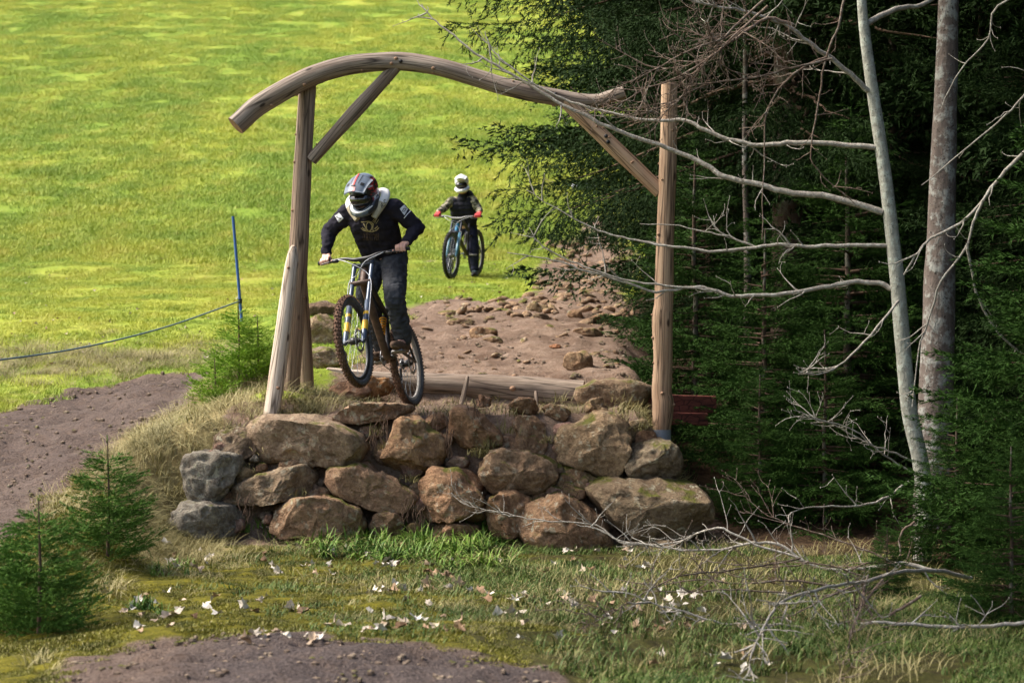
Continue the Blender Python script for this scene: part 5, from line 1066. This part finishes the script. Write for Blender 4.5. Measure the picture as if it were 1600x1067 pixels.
    for u in (-1, 1):
        mb = MB(); P0 = [C + B @ np.array(q) for q in ((-.13, u*.03, .055), (-.07, u*.115, .075), (.03, u*.150, .060), (.11, u*.120, .010), (.17, u*.07, -.055))]; CC = catmull(P0, 6); mb.tube(CC, np.interp(np.linspace(0, 1, len(CC)), [0, .3, .7, 1], [.030, .039, .037, .024]), 14, True, flat=.7); k = len(mb.f)
        o = mb.build('neck_brace', [M['white_pad'], M['beige_pad']], body, off=off); n = len(o.data.polygons); mi = np.array([1 if i > n*.66 else 0 for i in range(n)], np.int32); o.data.polygons.foreach_set('material_index', mi)
        if u == 1: BV, BF = np.vstack(mb.v), mb.f; bo = o
    Q = glyph('I', (596, 323), 6, 2.5, -.35, .9) + glyph('L', (598.3, 319.5), 6, 3, -.35, .9) + glyph('C', (601.5, 315), 5.5, 3.4, -.35, .9)
    conform(BV, BF, Q, .003, 'lettering', M['print_k'], bo, off); conform(BV, BF, stroke([(603, 322), (606, 317), (606.5, 308)], .7), .003, 'lettering', M['print_k'], bo, off)
    full_face(basis(np.array([-.26, -.84, -.46]), unit(sL - sR + np.array([0, 0, -.02]))), hc, (M['helmet1'], M['grey_visor'], M['black']), body, off, True, .93)
person1()
def person2():
    g = lambda s: w2((GR2[s][0] + GR2[s][1]) / 2); D = 31.7
    gL, gR = g(1), g(-1); sL, sR = P(738, 312, D+.05), P(707, 314, D+.12); eL, eR = P(749, 328, D-.02), P(692, 327, D-.05); wL, wR = gL + np.array([.02, .06, .06]), gR + np.array([.01, .06, .06])
    pel = P(727, 356, D+.30); hL, hR = pel + np.array([.09, -.03, 0]), pel + np.array([-.09, .03, 0]); neck = P(723, 304, D+.06); hc = P(721.5, 288, D-.02); chest = P(724, 322, D+.12); waist = P(726, 343, D+.22)
    fL = np.array([P(742, 430, D+.05)[0], D+.05, 0]); fL[2] = gz(fL[0], fL[1]) + .02; fR = fL + np.array([-.42, .25, 0]); fR[2] = gz(fR[0], fR[1]) + .02; off = np.array([fL[0], fL[1], gz(fL[0], fL[1])])
    aL, aR = fL + np.array([.0, .05, .09]), fR + np.array([.0, .05, .09]); kL, kR = (hL+aL)/2 + np.array([.02, -.06, .0]), (hR+aR)/2 + np.array([-.05, -.05, 0])
    mb = MB(); mb.chain([pel, waist, chest, neck], [.11, .11, .12, .06]); mb.cap(sL, sR, .06, .06); mb.cap(neck, hc, .06, .08); mb.ell(hc, (.085, .10, .115)); mb.cap(hL, hR, .09, .09)
    for a, b, c in ((sL, eL, wL), (sR, eR, wR)): mb.chain([a, b, c], (.05, .042, .028))
    for a, b, c, d_ in ((hL, kL, aL, fL), (hR, kR, aR, fR)): mb.chain([a, b, c, d_ + np.array([0, .03, .045])], (.08, .055, .034, .02))
    V, F = remesh(mb, .008, 2, .4); body = mkobj('person', mkmesh('person', V - off, F, M['skin'])); body.location = off; tag(body, 'person in white helmet, black quilted vest and camouflage sleeves astride the far bike', 'person')
    mb = MB()
    for a, b, c in ((sL, eL, wL), (sR, eR, wR)): q = c + (b-c)*.10; mb.chain([a, a*.5+b*.5, b, q], [.072, .066, .058, .042])
    mb.cap(sL, sR, .06, .06); V, F = remesh(mb, .010, 4, .5, .006, (12, 12, 20), 2); put('sleeves', V, F, M['camo'], body, off)
    mb = MB(); side = unit(sL - sR)
    for u in (-1, 1): mb.chain([pel + side*u*.07 + (0, 0, .09), waist + side*u*.08, chest + side*u*.095, (sL if u > 0 else sR)*.72 + chest*.28], [.115, .122, .128, .088])
    mb.chain([pel + (0, 0, .09), waist, chest, neck], [.12, .125, .13, .07]); V, F = remesh(mb, .010, 4, .5)
    c = V.mean(0); q = .010 * np.abs(np.sin((V[:, 2] - c[2]) * np.pi / .075)); dirn = V - c; dirn[:, 2] = 0; dirn /= (np.linalg.norm(dirn, axis=1)[:, None] + 1e-6); V = V + dirn * q[:, None]; put('vest', V, F, M['vest'], body, off)
    mb = MB().chain([neck + np.array([-.02, .09, .0]), neck + np.array([.10, .08, .02]), neck + np.array([.14, .04, -.01])], [.05, .06, .045]); V, F = remesh(mb, .01, 4); put('hood', V, F, M['vest'], body, off)
    mb = MB(); mb.cap(hL, hR, .108, .108); mb.cap(pel, pel + (0, 0, .10), .115, .11)
    for a, b, c in ((hL, kL, aL), (hR, kR, aR)): q = c + (b-c)*.12; mb.chain([a, b, b*.5+q*.5, q], [.102, .080, .072, .062])
    V, F = remesh(mb, .010, 4, .5, .007, (12, 12, 18), 5); put('trousers', V, F, M['navy'], body, off)
    for s, gg, ww in ((1, gL, wL), (-1, gR, wR)):
        mb = MB(); hand(mb, gg, unit(w2(GR2[s][1]) - w2(GR2[s][0])), ww, s, 1); V, F = remesh(mb, .006, 3); c = V.mean(0); put('glove', c + (V - c)*1.12, F, M['red_glove'], body, off)
    for a, f in ((aL, fL), (aR, fR)):
        mb = MB().chain([f + np.array([.01, .07, .035]), f + np.array([0, -.05, .032]), f + np.array([-.03, -.15, .028])], [.042, .044, .032]); mb.cap(a, f + np.array([0, .05, .04]), .044, .042); V, F = remesh(mb, .009, 3); s = put('shoe', V, F, M['black'], body, off); MB().tube([a + (0, 0, .07), a], [.050, .052], 12).build('sock', plain('pale_blue_sock', (.30, .42, .5), .9), s, off=off)
    full_face(basis(np.array([-.10, -.97, -.12]), unit(sL - sR)), hc, (M['helmet2'], M['helmet2'], M['black']), body, off, False, .90)
person2()
